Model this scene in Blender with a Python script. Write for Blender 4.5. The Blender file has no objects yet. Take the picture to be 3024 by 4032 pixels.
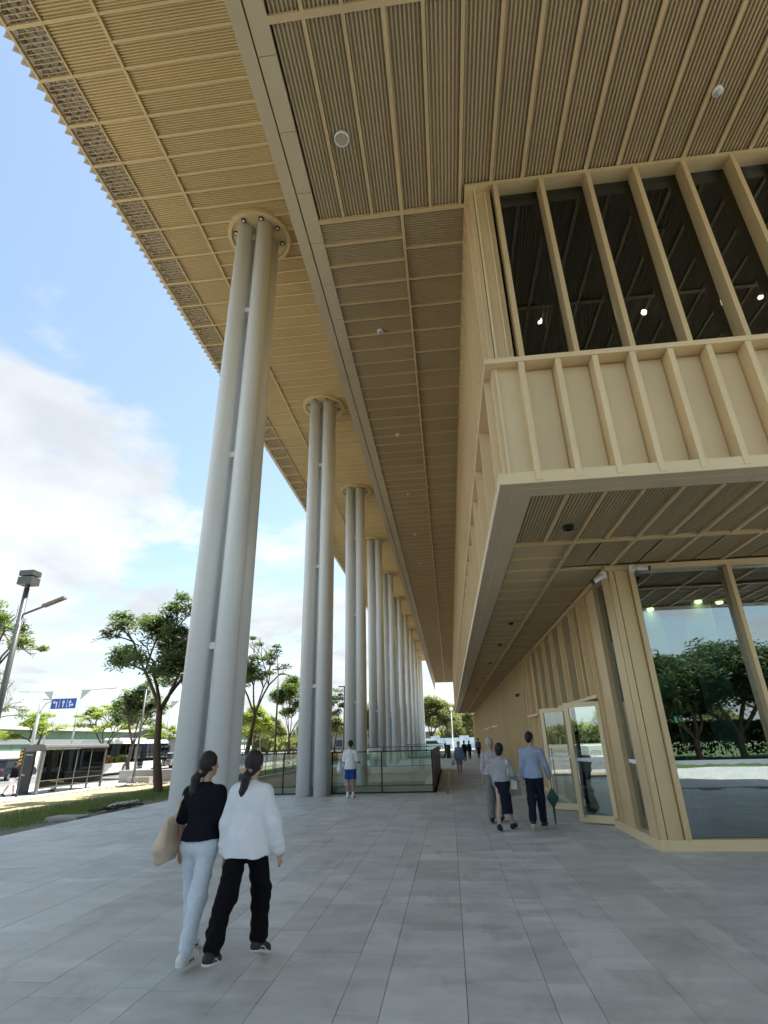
import bpy, math, random
import numpy as np
from mathutils import Matrix, Vector
R = random.Random(7)
RAD = math.radians
sc = bpy.context.scene
col = sc.collection

# ------------------------------------------------------------------ camera
def cam_matrix(pitch, roll, yaw):
    B = np.array([[1, 0, 0], [0, 0, -1], [0, 1, 0.]])
    c, s = math.cos(yaw), math.sin(yaw); Rz = np.array([[c, -s, 0], [s, c, 0], [0, 0, 1]])
    c, s = math.cos(pitch), math.sin(pitch); Rx = np.array([[1, 0, 0], [0, c, -s], [0, s, c]])
    c, s = math.cos(roll), math.sin(roll); Rr = np.array([[c, -s, 0], [s, c, 0], [0, 0, 1]])
    return Rr @ Rx @ B @ Rz
M = cam_matrix(RAD(-23.39), RAD(-1.46), RAD(-5.93))
cd = bpy.data.cameras.new("camera"); cam = bpy.data.objects.new("camera", cd); col.objects.link(cam)
mw = Matrix.Identity(4)
for i in range(3):
    mw[i][0] = M[0][i]; mw[i][1] = -M[1][i]; mw[i][2] = -M[2][i]
mw[0][3], mw[1][3], mw[2][3] = 0, 0, 1.70
cam.matrix_world = mw
cd.sensor_fit = 'VERTICAL'; cd.sensor_height = 36; cd.lens = 2090 / 4032 * 36
cd.clip_start = 0.05; cd.clip_end = 4000
sc.camera = cam

# ------------------------------------------------------------------ light
SUN = Vector((0.34, 0.24, 0.91)).normalized()
sun_el = math.asin(SUN.z); sun_az = math.atan2(SUN.x, SUN.y)
w = bpy.data.worlds.new("World"); sc.world = w; w.use_nodes = True
nt = w.node_tree; nt.nodes.clear(); N = nt.nodes.new; L = nt.links.new
out = N('ShaderNodeOutputWorld'); bg = N('ShaderNodeBackground'); bg.inputs[1].default_value = 0.15
sky = N('ShaderNodeTexSky'); sky.sky_type = 'NISHITA'; sky.sun_disc = False
sky.sun_elevation = sun_el; sky.sun_rotation = sun_az; sky.air_density = 1.3; sky.dust_density = 1.2; sky.ozone_density = 2.0
tc = N('ShaderNodeTexCoord'); sep = N('ShaderNodeSeparateXYZ'); L(tc.outputs['Generated'], sep.inputs[0])
def mth(op, a, b=None, clamp=False):
    n = N('ShaderNodeMath'); n.operation = op; n.use_clamp = clamp
    for i, v in ((0, a), (1, b)):
        if v is None: continue
        if isinstance(v, (int, float)): n.inputs[i].default_value = v
        else: L(v, n.inputs[i])
    return n.outputs[0]
# clouds: noise on a plane overhead (perspective of a real cloud deck)
zz = mth('MAXIMUM', sep.outputs[2], 0.0); zz = mth('ADD', zz, 0.16)
cx = mth('DIVIDE', sep.outputs[0], zz); cy = mth('DIVIDE', sep.outputs[1], zz)
cmb = N('ShaderNodeCombineXYZ'); L(cx, cmb.inputs[0]); L(cy, cmb.inputs[1]); cmb.inputs[2].default_value = 3.7
n1 = N('ShaderNodeTexNoise'); n1.inputs['Scale'].default_value = 2.1; n1.inputs['Detail'].default_value = 9; n1.inputs['Roughness'].default_value = 0.58; n1.inputs['Distortion'].default_value = 0.25
L(cmb.outputs[0], n1.inputs['Vector'])
n2 = N('ShaderNodeTexNoise'); n2.inputs['Scale'].default_value = 0.42; n2.inputs['Detail'].default_value = 2
L(cmb.outputs[0], n2.inputs['Vector'])
cv = mth('ADD', mth('MULTIPLY', n1.outputs[0], 1.0), mth('MULTIPLY', n2.outputs[0], 0.25))
# cloud banks: centre direction, radius (in radians), weight
BANKS = [(-0.66, 0.60, 0.46, .32, .20), (-0.74, 0.60, 0.30, .30, .15), (-0.60, 0.74, 0.27, .22, .12), (-0.50, 0.76, 0.42, .12, .15), (-0.36, 0.91, 0.22, .22, .10),
         (-0.1, 0.97, 0.2, .30, .08), (0.6, -0.5, 0.4, .5, .1), (-0.8, -0.4, 0.35, .5, .12), (0.5, 0.8, 0.3, .4, .1), (-0.42, .72, .62, .36, -.16)]
for bx_, by_, bz_, br_, bw_ in BANKS:
    v = Vector((bx_, by_, bz_)).normalized()
    d = N('ShaderNodeVectorMath'); d.operation = 'DISTANCE'; L(tc.outputs['Generated'], d.inputs[0]); d.inputs[1].default_value = v
    f = mth('SUBTRACT', 1.0, mth('DIVIDE', d.outputs['Value'], br_), True)
    f = mth('MULTIPLY', mth('POWER', f, 0.6), bw_)
    cv = mth('ADD', cv, f)
mr = N('ShaderNodeMapRange'); mr.interpolation_type = 'SMOOTHSTEP'; mr.inputs['From Min'].default_value = 0.61; mr.inputs['From Max'].default_value = 0.79
L(cv, mr.inputs[0])
cloudf = mth('MULTIPLY', mr.outputs[0], 0.92)
mixc = N('ShaderNodeMix'); mixc.data_type = 'RGBA'; L(cloudf, mixc.inputs['Factor'])
# shading inside the clouds
cr = N('ShaderNodeMapRange'); cr.inputs['From Min'].default_value = 0.35; cr.inputs['From Max'].default_value = 0.65; cr.inputs['To Min'].default_value = 0.78; cr.inputs['To Max'].default_value = 1.08
n3 = N('ShaderNodeTexNoise'); n3.inputs['Scale'].default_value = 2.3; n3.inputs['Detail'].default_value = 5; L(cmb.outputs[0], n3.inputs['Vector']); L(n3.outputs[0], cr.inputs[0])
cc = N('ShaderNodeVectorMath'); cc.operation = 'SCALE'; cc.inputs[0].default_value = (2.75, 2.88, 3.0); L(cr.outputs[0], cc.inputs['Scale'])
# thin veil of high haze, thicker to the horizon
veil = mth('POWER', mth('SUBTRACT', 1.0, mth('ABSOLUTE', sep.outputs[2]), True), 7.0)
veil = mth('ADD', mth('MULTIPLY', veil, 0.55), 0.14)
mixv = N('ShaderNodeMix'); mixv.data_type = 'RGBA'; L(veil, mixv.inputs['Factor'])
skg = N('ShaderNodeVectorMath'); skg.operation = 'MULTIPLY'; L(sky.outputs[0], skg.inputs[0]); skg.inputs[1].default_value = (.76, .745, .69)
L(skg.outputs[0], mixv.inputs['A']); mixv.inputs['B'].default_value = (2.0, 2.55, 3.1, 1)
L(mixv.outputs['Result'], mixc.inputs['A']); L(cc.outputs[0], mixc.inputs['B'])
L(mixc.outputs['Result'], bg.inputs[0]); L(bg.outputs[0], out.inputs[0])

sd = bpy.data.lights.new("sun", 'SUN'); sd.energy = 5.0; sd.angle = RAD(0.6); sd.color = (1.0, .96, .89)
so = bpy.data.objects.new("sun", sd); col.objects.link(so); so.rotation_euler = SUN.to_track_quat('Z', 'Y').to_euler()
sc.view_settings.view_transform = 'Standard'; sc.view_settings.look = 'None'; sc.view_settings.gamma = 1; sc.view_settings.use_curve_mapping = False
sc.view_settings.exposure = 1.30
sc.cycles.max_bounces = 10; sc.cycles.diffuse_bounces = 5; sc.cycles.glossy_bounces = 4; sc.cycles.transmission_bounces = 6; sc.cycles.transparent_max_bounces = 24
sc.cycles.sample_clamp_indirect = 6.0; sc.cycles.caustics_reflective = False; sc.cycles.caustics_refractive = False

# ------------------------------------------------------------------ helpers
class MB:
    def __init__(s): s.v = []; s.f = []
    def quad(s, *p):
        i = len(s.v); s.v += [tuple(q) for q in p]; s.f.append(tuple(range(i, i + len(p)))); return s
    def box(s, x0, x1, y0, y1, z0, z1):
        i = len(s.v)
        s.v += [(x0, y0, z0), (x1, y0, z0), (x1, y1, z0), (x0, y1, z0), (x0, y0, z1), (x1, y0, z1), (x1, y1, z1), (x0, y1, z1)]
        s.f += [(i, i+3, i+2, i+1), (i+4, i+5, i+6, i+7), (i, i+1, i+5, i+4), (i+1, i+2, i+6, i+5), (i+2, i+3, i+7, i+6), (i+3, i, i+4, i+7)]
        return s
    def obox(s, p0, p1, w, h, up=(0, 0, 1)):           # beam from p0 to p1
        a = Vector(p0); b = Vector(p1); d = (b - a).normalized(); u = Vector(up)
        sx = d.cross(u)
        if sx.length < 1e-4: sx = d.cross(Vector((1, 0, 0)))
        sx.normalize(); uy = sx.cross(d); i = len(s.v)
        for c in (a, b):
            for k, l in ((-1, -1), (1, -1), (1, 1), (-1, 1)):
                s.v.append(tuple(c + sx * (k * w / 2) + uy * (l * h / 2)))
        s.f += [(i, i+1, i+2, i+3), (i+7, i+6, i+5, i+4)]
        for k in range(4):
            n = (k + 1) % 4; s.f.append((i+k, i+4+k, i+4+n, i+n))
        return s
    def tube(s, p0, p1, r0, r1=None, n=12, cap=True):
        r1 = r0 if r1 is None else r1
        a = Vector(p0); b = Vector(p1); d = (b - a)
        if d.length < 1e-6: return s
        d.normalize(); u = d.orthogonal().normalized(); v = d.cross(u); i = len(s.v)
        for c, r in ((a, r0), (b, r1)):
            for k in range(n):
                t = 2 * math.pi * k / n; s.v.append(tuple(c + u * (r * math.cos(t)) + v * (r * math.sin(t))))
        for k in range(n):
            m = (k + 1) % n; s.f.append((i + k, i + m, i + n + m, i + n + k))
        if cap: s.f.append(tuple(range(i + n - 1, i - 1, -1))); s.f.append(tuple(range(i + n, i + 2 * n)))
        return s
    def path(s, pts, r, n=8):
        for a, b in zip(pts, pts[1:]): s.tube(a, b, r, r, n)
        return s
    def lathe(s, c, prof, n=24, axis='z'):              # prof: (r, h)
        i = len(s.v); m = len(prof)
        for r, h in prof:
            for k in range(n):
                t = 2 * math.pi * k / n; x, y = r * math.cos(t), r * math.sin(t)
                p = (x, y, h) if axis == 'z' else ((h, x, y) if axis == 'x' else (x, h, y))
                s.v.append((c[0] + p[0], c[1] + p[1], c[2] + p[2]))
        for j in range(m - 1):
            for k in range(n):
                q = (k + 1) % n; s.f.append((i + j*n + k, i + j*n + q, i + (j+1)*n + q, i + (j+1)*n + k))
        return s
    def prism(s, poly, ax, a, b):                       # poly in the two other axes
        i = len(s.v); n = len(poly)
        for h in (a, b):
            for p, q in poly:
                s.v.append((h, p, q) if ax == 'x' else ((p, h, q) if ax == 'y' else (p, q, h)))
        s.f.append(tuple(range(i, i + n))); s.f.append(tuple(range(i + 2*n - 1, i + n - 1, -1)))
        for k in range(n):
            m = (k + 1) % n; s.f.append((i + k, i + n + k, i + n + m, i + m))
        return s
    def mesh(s, name, mat=None, smooth=False, fix=True):
        me = bpy.data.meshes.new(name); me.from_pydata(s.v, [], s.f); me.update()
        if fix and len(s.f) < 4000:
            import bmesh
            bm = bmesh.new(); bm.from_mesh(me); bmesh.ops.recalc_face_normals(bm, faces=bm.faces); bm.to_mesh(me); bm.free()
        if mat: me.materials.append(mat)
        if smooth: me.polygons.foreach_set('use_smooth', [True] * len(me.polygons))
        return me
    def build(s, name, mat, parent=None, smooth=False, kind=None, fix=True):
        return put(name, s.mesh(name, mat, smooth, fix), parent, kind=kind)
def put(name, me, parent=None, loc=None, rz=0, kind=None):
    o = bpy.data.objects.new(name, me); col.objects.link(o)
    if parent is not None:
        o.parent = parent
        o.matrix_parent_inverse = Matrix.Translation(-parent.location) if parent.type == 'EMPTY' else (Matrix.Translation(-parent.location) if parent.parent else Matrix.Identity(4))
    if loc is not None: o.location = loc
    if rz: o.rotation_euler.z = rz
    if kind: o['kind'] = kind
    return o
def thing(name, label, cat, loc, group=None):
    o = bpy.data.objects.new(name, None); col.objects.link(o); o.location = loc; o.empty_display_size = .2
    o['label'] = label; o['category'] = cat
    if group: o['group'] = group
    return o
def tag(o, label, cat, group=None):
    o['label'] = label; o['category'] = cat
    if group: o['group'] = group
    return o
def struct(o): o['kind'] = 'structure'; return o
def copy_tree(o, parent=None):
    c = o.copy(); col.objects.link(c)
    if parent: c.parent = parent; c.matrix_parent_inverse = o.matrix_parent_inverse.copy()
    for ch in list(o.children): copy_tree(ch, c)
    return c
def np_mesh(name, V, F, mat, smooth=False):
    me = bpy.data.meshes.new(name); V = np.asarray(V, np.float32); F = np.asarray(F, np.int32)
    k = F.shape[1]
    me.vertices.add(len(V)); me.vertices.foreach_set('co', V.ravel())
    me.loops.add(F.size); me.loops.foreach_set('vertex_index', F.ravel())
    me.polygons.add(len(F)); me.polygons.foreach_set('loop_start', np.arange(0, F.size, k, dtype=np.int32))
    try: me.polygons.foreach_set('loop_total', np.full(len(F), k, np.int32))
    except Exception: pass
    if smooth: me.polygons.foreach_set('use_smooth', np.ones(len(F), bool))
    if mat: me.materials.append(mat)
    me.update(calc_edges=True); me.validate(); return me

# ------------------------------------------------------------------ materials
def mat(name, c, rough=.5, metal=0., noise=0., nscale=8., bump=0., bscale=60., spec=.5, coat=0., objvar=0., streak=False, c2=None, c2scale=2., c2amt=.5):
    m = bpy.data.materials.new(name); m.use_nodes = True; t = m.node_tree; b = t.nodes['Principled BSDF']
    b.inputs['Roughness'].default_value = rough; b.inputs['Metallic'].default_value = metal
    b.inputs['Specular IOR Level'].default_value = spec if rough < .84 else .15; b.inputs['Coat Weight'].default_value = coat
    g = t.nodes.new('ShaderNodeNewGeometry'); src = None
    rgb = t.nodes.new('ShaderNodeRGB'); rgb.outputs[0].default_value = (*c, 1); src = rgb.outputs[0]
    if c2:
        n = t.nodes.new('ShaderNodeTexNoise'); n.inputs['Scale'].default_value = c2scale; n.inputs['Detail'].default_value = 6; n.inputs['Roughness'].default_value = .65
        t.links.new(g.outputs['Position'], n.inputs['Vector'])
        r = t.nodes.new('ShaderNodeMapRange'); r.inputs['From Min'].default_value = .5 - .12; r.inputs['From Max'].default_value = .5 + .12; r.inputs['To Max'].default_value = c2amt
        t.links.new(n.outputs[0], r.inputs[0])
        mx = t.nodes.new('ShaderNodeMix'); mx.data_type = 'RGBA'; t.links.new(r.outputs[0], mx.inputs['Factor']); t.links.new(src, mx.inputs['A']); mx.inputs['B'].default_value = (*c2, 1)
        src = mx.outputs['Result']
    def scale_by(src, val):
        v = t.nodes.new('ShaderNodeVectorMath'); v.operation = 'SCALE'; t.links.new(src, v.inputs[0]); t.links.new(val, v.inputs['Scale']); return v.outputs[0]
    if noise:
        n = t.nodes.new('ShaderNodeTexNoise'); n.inputs['Scale'].default_value = nscale; n.inputs['Detail'].default_value = 6
        if streak:
            mp = t.nodes.new('ShaderNodeMapping'); mp.inputs['Scale'].default_value = (1, 1, .12); t.links.new(g.outputs['Position'], mp.inputs[0]); t.links.new(mp.outputs[0], n.inputs['Vector'])
        else: t.links.new(g.outputs['Position'], n.inputs['Vector'])
        r = t.nodes.new('ShaderNodeMapRange'); r.inputs['From Min'].default_value = .3; r.inputs['From Max'].default_value = .7; r.inputs['To Min'].default_value = 1 - noise; r.inputs['To Max'].default_value = 1 + noise
        t.links.new(n.outputs[0], r.inputs[0]); src = scale_by(src, r.outputs[0])
        rr = t.nodes.new('ShaderNodeMapRange'); rr.inputs['To Min'].default_value = max(.02, rough - .12); rr.inputs['To Max'].default_value = min(1, rough + .12); t.links.new(n.outputs[0], rr.inputs[0]); t.links.new(rr.outputs[0], b.inputs['Roughness'])
    if objvar:
        oi = t.nodes.new('ShaderNodeObjectInfo'); r = t.nodes.new('ShaderNodeMapRange'); r.inputs['To Min'].default_value = 1 - objvar; r.inputs['To Max'].default_value = 1 + objvar
        t.links.new(oi.outputs['Random'], r.inputs[0]); src = scale_by(src, r.outputs[0])
    t.links.new(src, b.inputs['Base Color'])
    if bump:
        n = t.nodes.new('ShaderNodeTexNoise'); n.inputs['Scale'].default_value = bscale; n.inputs['Detail'].default_value = 4; t.links.new(g.outputs['Position'], n.inputs['Vector'])
        bp = t.nodes.new('ShaderNodeBump'); bp.inputs['Strength'].default_value = bump; bp.inputs['Distance'].default_value = .01; t.links.new(n.outputs[0], bp.inputs['Height']); t.links.new(bp.outputs[0], b.inputs['Normal'])
    return m
def emis(name, c, s):
    m = bpy.data.materials.new(name); m.use_nodes = True; b = m.node_tree.nodes['Principled BSDF']
    b.inputs['Base Color'].default_value = (*c, 1); b.inputs['Emission Color'].default_value = (*c, 1); b.inputs['Emission Strength'].default_value = s; return m
def glass(name, tint, refl, rough=0.0, wave=0.0, fr=.8):
    m = bpy.data.materials.new(name); m.use_nodes = True; t = m.node_tree; t.nodes.clear()
    o = t.nodes.new('ShaderNodeOutputMaterial'); mx = t.nodes.new('ShaderNodeMixShader'); tr = t.nodes.new('ShaderNodeBsdfTransparent'); gl = t.nodes.new('ShaderNodeBsdfGlossy')
    tr.inputs[0].default_value = (*tint, 1); gl.inputs[0].default_value = (.93, .97, 1, 1); gl.inputs['Roughness'].default_value = rough
    lw = t.nodes.new('ShaderNodeLayerWeight'); lw.inputs['Blend'].default_value = .35
    a = t.nodes.new('ShaderNodeMath'); a.operation = 'MULTIPLY_ADD'; a.use_clamp = True; t.links.new(lw.outputs['Fresnel'], a.inputs[0]); a.inputs[1].default_value = fr; a.inputs[2].default_value = refl
    t.links.new(a.outputs[0], mx.inputs[0]); t.links.new(tr.outputs[0], mx.inputs[1]); t.links.new(gl.outputs[0], mx.inputs[2]); t.links.new(mx.outputs[0], o.inputs[0])
    if wave:
        g = t.nodes.new('ShaderNodeNewGeometry'); n = t.nodes.new('ShaderNodeTexNoise'); n.inputs['Scale'].default_value = 1.1; t.links.new(g.outputs['Position'], n.inputs['Vector'])
        bp = t.nodes.new('ShaderNodeBump'); bp.inputs['Strength'].default_value = wave; bp.inputs['Distance'].default_value = .02; t.links.new(n.outputs[0], bp.inputs['Height']); t.links.new(bp.outputs[0], gl.inputs['Normal'])
    return m
def leafmat(name, c, c2, trans=.45):
    m = bpy.data.materials.new(name); m.use_nodes = True; t = m.node_tree; t.nodes.clear()
    o = t.nodes.new('ShaderNodeOutputMaterial'); mx = t.nodes.new('ShaderNodeMixShader'); d = t.nodes.new('ShaderNodeBsdfPrincipled'); tl = t.nodes.new('ShaderNodeBsdfTranslucent')
    d.inputs['Roughness'].default_value = .6
    g = t.nodes.new('ShaderNodeNewGeometry'); n = t.nodes.new('ShaderNodeTexNoise'); n.inputs['Scale'].default_value = 1.7; n.inputs['Detail'].default_value = 3; t.links.new(g.outputs['Position'], n.inputs['Vector'])
    ad = t.nodes.new('ShaderNodeMath'); ad.operation = 'MULTIPLY_ADD'; t.links.new(g.outputs['Random Per Island'], ad.inputs[0]); ad.inputs[1].default_value = .5; t.links.new(n.outputs[0], ad.inputs[2])
    r = t.nodes.new('ShaderNodeMapRange'); r.inputs['From Min'].default_value = .45; r.inputs['From Max'].default_value = 1.05; t.links.new(ad.outputs[0], r.inputs[0])
    mc = t.nodes.new('ShaderNodeMix'); mc.data_type = 'RGBA'; mc.inputs['A'].default_value = (*c, 1); mc.inputs['B'].default_value = (*c2, 1); t.links.new(r.outputs[0], mc.inputs['Factor'])
    t.links.new(mc.outputs['Result'], d.inputs['Base Color'])
    v = t.nodes.new('ShaderNodeVectorMath'); v.operation = 'MULTIPLY'; t.links.new(mc.outputs['Result'], v.inputs[0]); v.inputs[1].default_value = (1.5, 1.7, .9); t.links.new(v.outputs[0], tl.inputs[0])
    mx.inputs[0].default_value = trans; t.links.new(d.outputs[0], mx.inputs[1]); t.links.new(tl.outputs[0], mx.inputs[2]); t.links.new(mx.outputs[0], o.inputs[0]); return m

GOLD = mat('champagne_metal', (.67, .49, .27), .42, .2, .05, 1.3, .15, 900, objvar=.03)
GOLDF = mat('champagne_fin', (.71, .53, .295), .38, .2, .04, 1.3, .1, 900, objvar=.03)
GOLDL = mat('champagne_light', (.81, .635, .385), .42, .15, .05, .8, .1, 900, objvar=.02)
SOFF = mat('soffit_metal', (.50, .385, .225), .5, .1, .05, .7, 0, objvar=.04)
ROOFS = mat('roof_soffit_metal', (.69, .54, .305), .5, .15, .05, .5, 0, objvar=.03)
EDGE = mat('edge_panel_metal', (.62, .50, .33), .5, .15, .04, 2., 0, objvar=.02)
DARK = mat('dark_gap', (.03, .026, .02), .8)
WHITE = mat('white_paint', (.86, .88, .89), .38, 0, .035, 1.6, 0, streak=True)
WHT = mat('white_plastic', (.8, .8, .78), .4)
def translucent(name, c):
    m = bpy.data.materials.new(name); m.use_nodes = True; t = m.node_tree; t.nodes.clear(); o = t.nodes.new('ShaderNodeOutputMaterial'); a = t.nodes.new('ShaderNodeBsdfTranslucent'); b = t.nodes.new('ShaderNodeBsdfDiffuse'); x = t.nodes.new('ShaderNodeMixShader')
    a.inputs[0].default_value = (*c, 1); b.inputs[0].default_value = (*c, 1); x.inputs[0].default_value = .5; t.links.new(a.outputs[0], x.inputs[1]); t.links.new(b.outputs[0], x.inputs[2]); t.links.new(x.outputs[0], o.inputs[0]); return m
FASC = translucent('fascia_white', (.84, .79, .74))
LATT = mat('lattice_brown', (.40, .34, .26), .6)
BLACK = mat('black_metal', (.025, .027, .03), .4, .3)
STEEL = mat('brushed_steel', (.6, .6, .6), .28, .9)
GRAN = None
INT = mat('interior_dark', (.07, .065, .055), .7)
INTF = mat('interior_floor', (.10, .20, .21), .35)
TEAL = mat('interior_column', (.80, .92, .88), .6)
CONC = mat('concrete', (.42, .41, .38), .8, 0, .12, 1.5, .2, 40)
ASPH = mat('asphalt', (.19, .19, .185), .9, 0, .12, 1.2, .3, 80)
ROADW = mat('road_paint', (.78, .78, .75), .7, 0, .08, 4)
GWIN = glass('window_glass', (.44, .60, .58), .27, 0, .04)
GUP = glass('upper_window_glass', (.24, .28, .30), .03, 0, .04, .55)
GDOOR = glass('door_glass', (.70, .78, .74), .16)
GRAIL = glass('rail_glass', (.92, .975, .955), .03)
GSHEL = glass('shelter_glass', (.10, .13, .14), .08)
GDARK = glass('vehicle_glass', (.03, .034, .034), .07)

# ------------------------------------------------------------------ setting: ground
def granite():
    m = bpy.data.materials.new('granite_paving'); m.use_nodes = True; t = m.node_tree; b = t.nodes['Principled BSDF']
    g = t.nodes.new('ShaderNodeNewGeometry'); at = t.nodes.new('ShaderNodeAttribute'); at.attribute_name = 'tone'
    def noise(s, d, r=.6, sc=None):
        n = t.nodes.new('ShaderNodeTexNoise'); n.inputs['Scale'].default_value = s; n.inputs['Detail'].default_value = d; n.inputs['Roughness'].default_value = r
        if sc:
            mp = t.nodes.new('ShaderNodeMapping'); mp.inputs['Scale'].default_value = sc; t.links.new(g.outputs['Position'], mp.inputs[0]); t.links.new(mp.outputs[0], n.inputs['Vector'])
        else: t.links.new(g.outputs['Position'], n.inputs['Vector'])
        return n.outputs[0]
    def rng(i, a, b_, c, d):
        r = t.nodes.new('ShaderNodeMapRange'); r.inputs['From Min'].default_value = a; r.inputs['From Max'].default_value = b_; r.inputs['To Min'].default_value = c; r.inputs['To Max'].default_value = d; t.links.new(i, r.inputs[0]); return r.outputs[0]
    def mul(a, c):
        n = t.nodes.new('ShaderNodeMath'); n.operation = 'MULTIPLY'; t.links.new(a, n.inputs[0]); t.links.new(c, n.inputs[1]); return n.outputs[0]
    stain = rng(noise(1.6, 5, .62, (.8, 1.5, 1)), .42, .64, 1.06, .83)
    smear = rng(noise(.9, 7, .7, (2.4, 1.0, 1)), .54, .66, 1.0, .82)
    light = rng(noise(1.1, 4, .6, (.7, 1.9, 1)), .53, .70, 1.0, 1.18)
    speck = rng(noise(190, 2), .35, .65, .90, 1.10)
    k = mul(mul(mul(stain, smear), mul(light, speck)), at.outputs['Fac'])
    v = t.nodes.new('ShaderNodeVectorMath'); v.operation = 'SCALE'; v.inputs[0].default_value = (.56, .57, .54); t.links.new(k, v.inputs['Scale']); t.links.new(v.outputs[0], b.inputs['Base Color'])
    t.links.new(rng(noise(1.6, 5, .62, (.8, 1.5, 1)), .4, .65, .62, .42), b.inputs['Roughness'])
    bp = t.nodes.new('ShaderNodeBump'); bp.inputs['Strength'].default_value = .25; bp.inputs['Distance'].default_value = .004; t.links.new(noise(260, 3), bp.inputs['Height']); t.links.new(bp.outputs[0], b.inputs['Normal'])
    return m
GRAN = granite()
GROUT = mat('paving_joint', (.17, .175, .165), .9)
plaza = struct(put('plaza', MB().box(-9.98, 40, -13, 21.4, -.9, -.016).box(-.6, 40, 21.4, 160, -.9, -.016).box(-9.98, -.6, 38.0, 61.5, -.9, -.016).box(-9.98, -.6, 86.5, 160, -.9, -.016).mesh('plaza', GROUT)))
def set_tone(me, vals):
    a = me.attributes.new('tone', 'FLOAT', 'POINT'); a.data.foreach_set('value', vals)
# slabs: long courses running with the building, staggered joints
pat = [.6, .3, .6, .6, .3, .6, .3]
edges = [0.0]; i = 0
while edges[-1] < 14: edges.append(round(edges[-1] + pat[i % 7], 3)); i += 1
neg = [0.0]; i = 3
while neg[-1] > -9.9: neg.append(round(max(-9.98, neg[-1] - pat[i % 7]), 3)); i += 1
edges = sorted(set(neg + edges))
def in_void(x0, x1, y0, y1):
    return any(x1 > -10.1 and x0 < -.62 and y1 > a and y0 < b for a, b in ((21.35, 38.05), (61.4, 86.6)))
slabs = []
for x0, x1 in zip(edges, edges[1:]):
    y = 0.5 - R.random() * 1.2
    while y < 60:
        ln = R.choice((.9, 1.2, 1.2, 1.5)) if x1 - x0 > .4 else R.choice((.9, 1.2))
        y1 = y + ln
        if y < 21.3 < y1 and x0 < -.62: y1 = 21.34
        if y < 38.06 < y1 and x0 < -.62: y = 38.06
        if not in_void(x0, x1, y, y1) and not (x0 > 3.2 and y > 10.2) and y1 > y + .02:
            slabs.append((x0, x1, y, y1))
        y = y1
def slab_mb(mb, a):
    x0, x1, y0, y1 = a; g = .0024; z = R.uniform(-.0015, .0015)
    return mb.box(x0 + g, x1 - g, y0 + g, y1 - g, -.03, z)
def vis(a):
    cx, cy = (a[0] + a[1]) / 2, (a[2] + a[3]) / 2
    v = M @ np.array([cx, cy, -1.7])
    if v[2] < 1: return 0
    px, py = 1512 + 2090 * v[0] / v[2], 2016 + 2090 * v[1] / v[2]
    if not (-200 < px < 3220 and py < 4400): return 0
    return (a[1] - a[0]) * (a[3] - a[2]) / v[2] ** 3
slabs.sort(key=vis, reverse=True)
for a in slabs[:296]:
    me = slab_mb(MB(), a).mesh('slab', GRAN); set_tone(me, [R.uniform(.90, 1.09)] * 8)
    put('paving_slab', me, plaza)
mb = MB(); tn = []
for a in slabs[296:]: slab_mb(mb, a); tn += [R.uniform(.90, 1.09)] * 8
me = mb.mesh('paving_slabs_far', GRAN, fix=False); set_tone(me, tn); put('paving_slabs_far', me, plaza, kind='stuff')
mb = MB().box(-9.98, 3.2, 86.6, 135, -.03, -.001).box(-.62, 3.2, 60.5, 86.6, -.03, -.001); me = mb.mesh('paving_far', GRAN); set_tone(me, [1.0] * 16); struct(put('paving_far', me))
mb = MB().box(-9.98, 40, -13, -.8, -.03, -.001).box(14, 40, -.8, 10.2, -.03, -.001); me = mb.mesh('paving_behind', GRAN); set_tone(me, [1.0] * 16); struct(put('paving_behind', me))
struct(put('added_dark_ground', MB().box(-10, 60, -80, -13, -.7, -.03).mesh('added_dark_ground', mat('added_dark_green', (.09, .13, .05), .95, 0, .25, .8, .4, 30))))  # dark green ground added behind the camera to dim its reflection in the glass
# linear drain beside the void
tag(MB().box(-.235, -.165, 20.7, 37.6, -.02, .0025).build('floor_drain', BLACK), 'narrow dark slot drain in the paving beside the void railing', 'drain')

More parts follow.
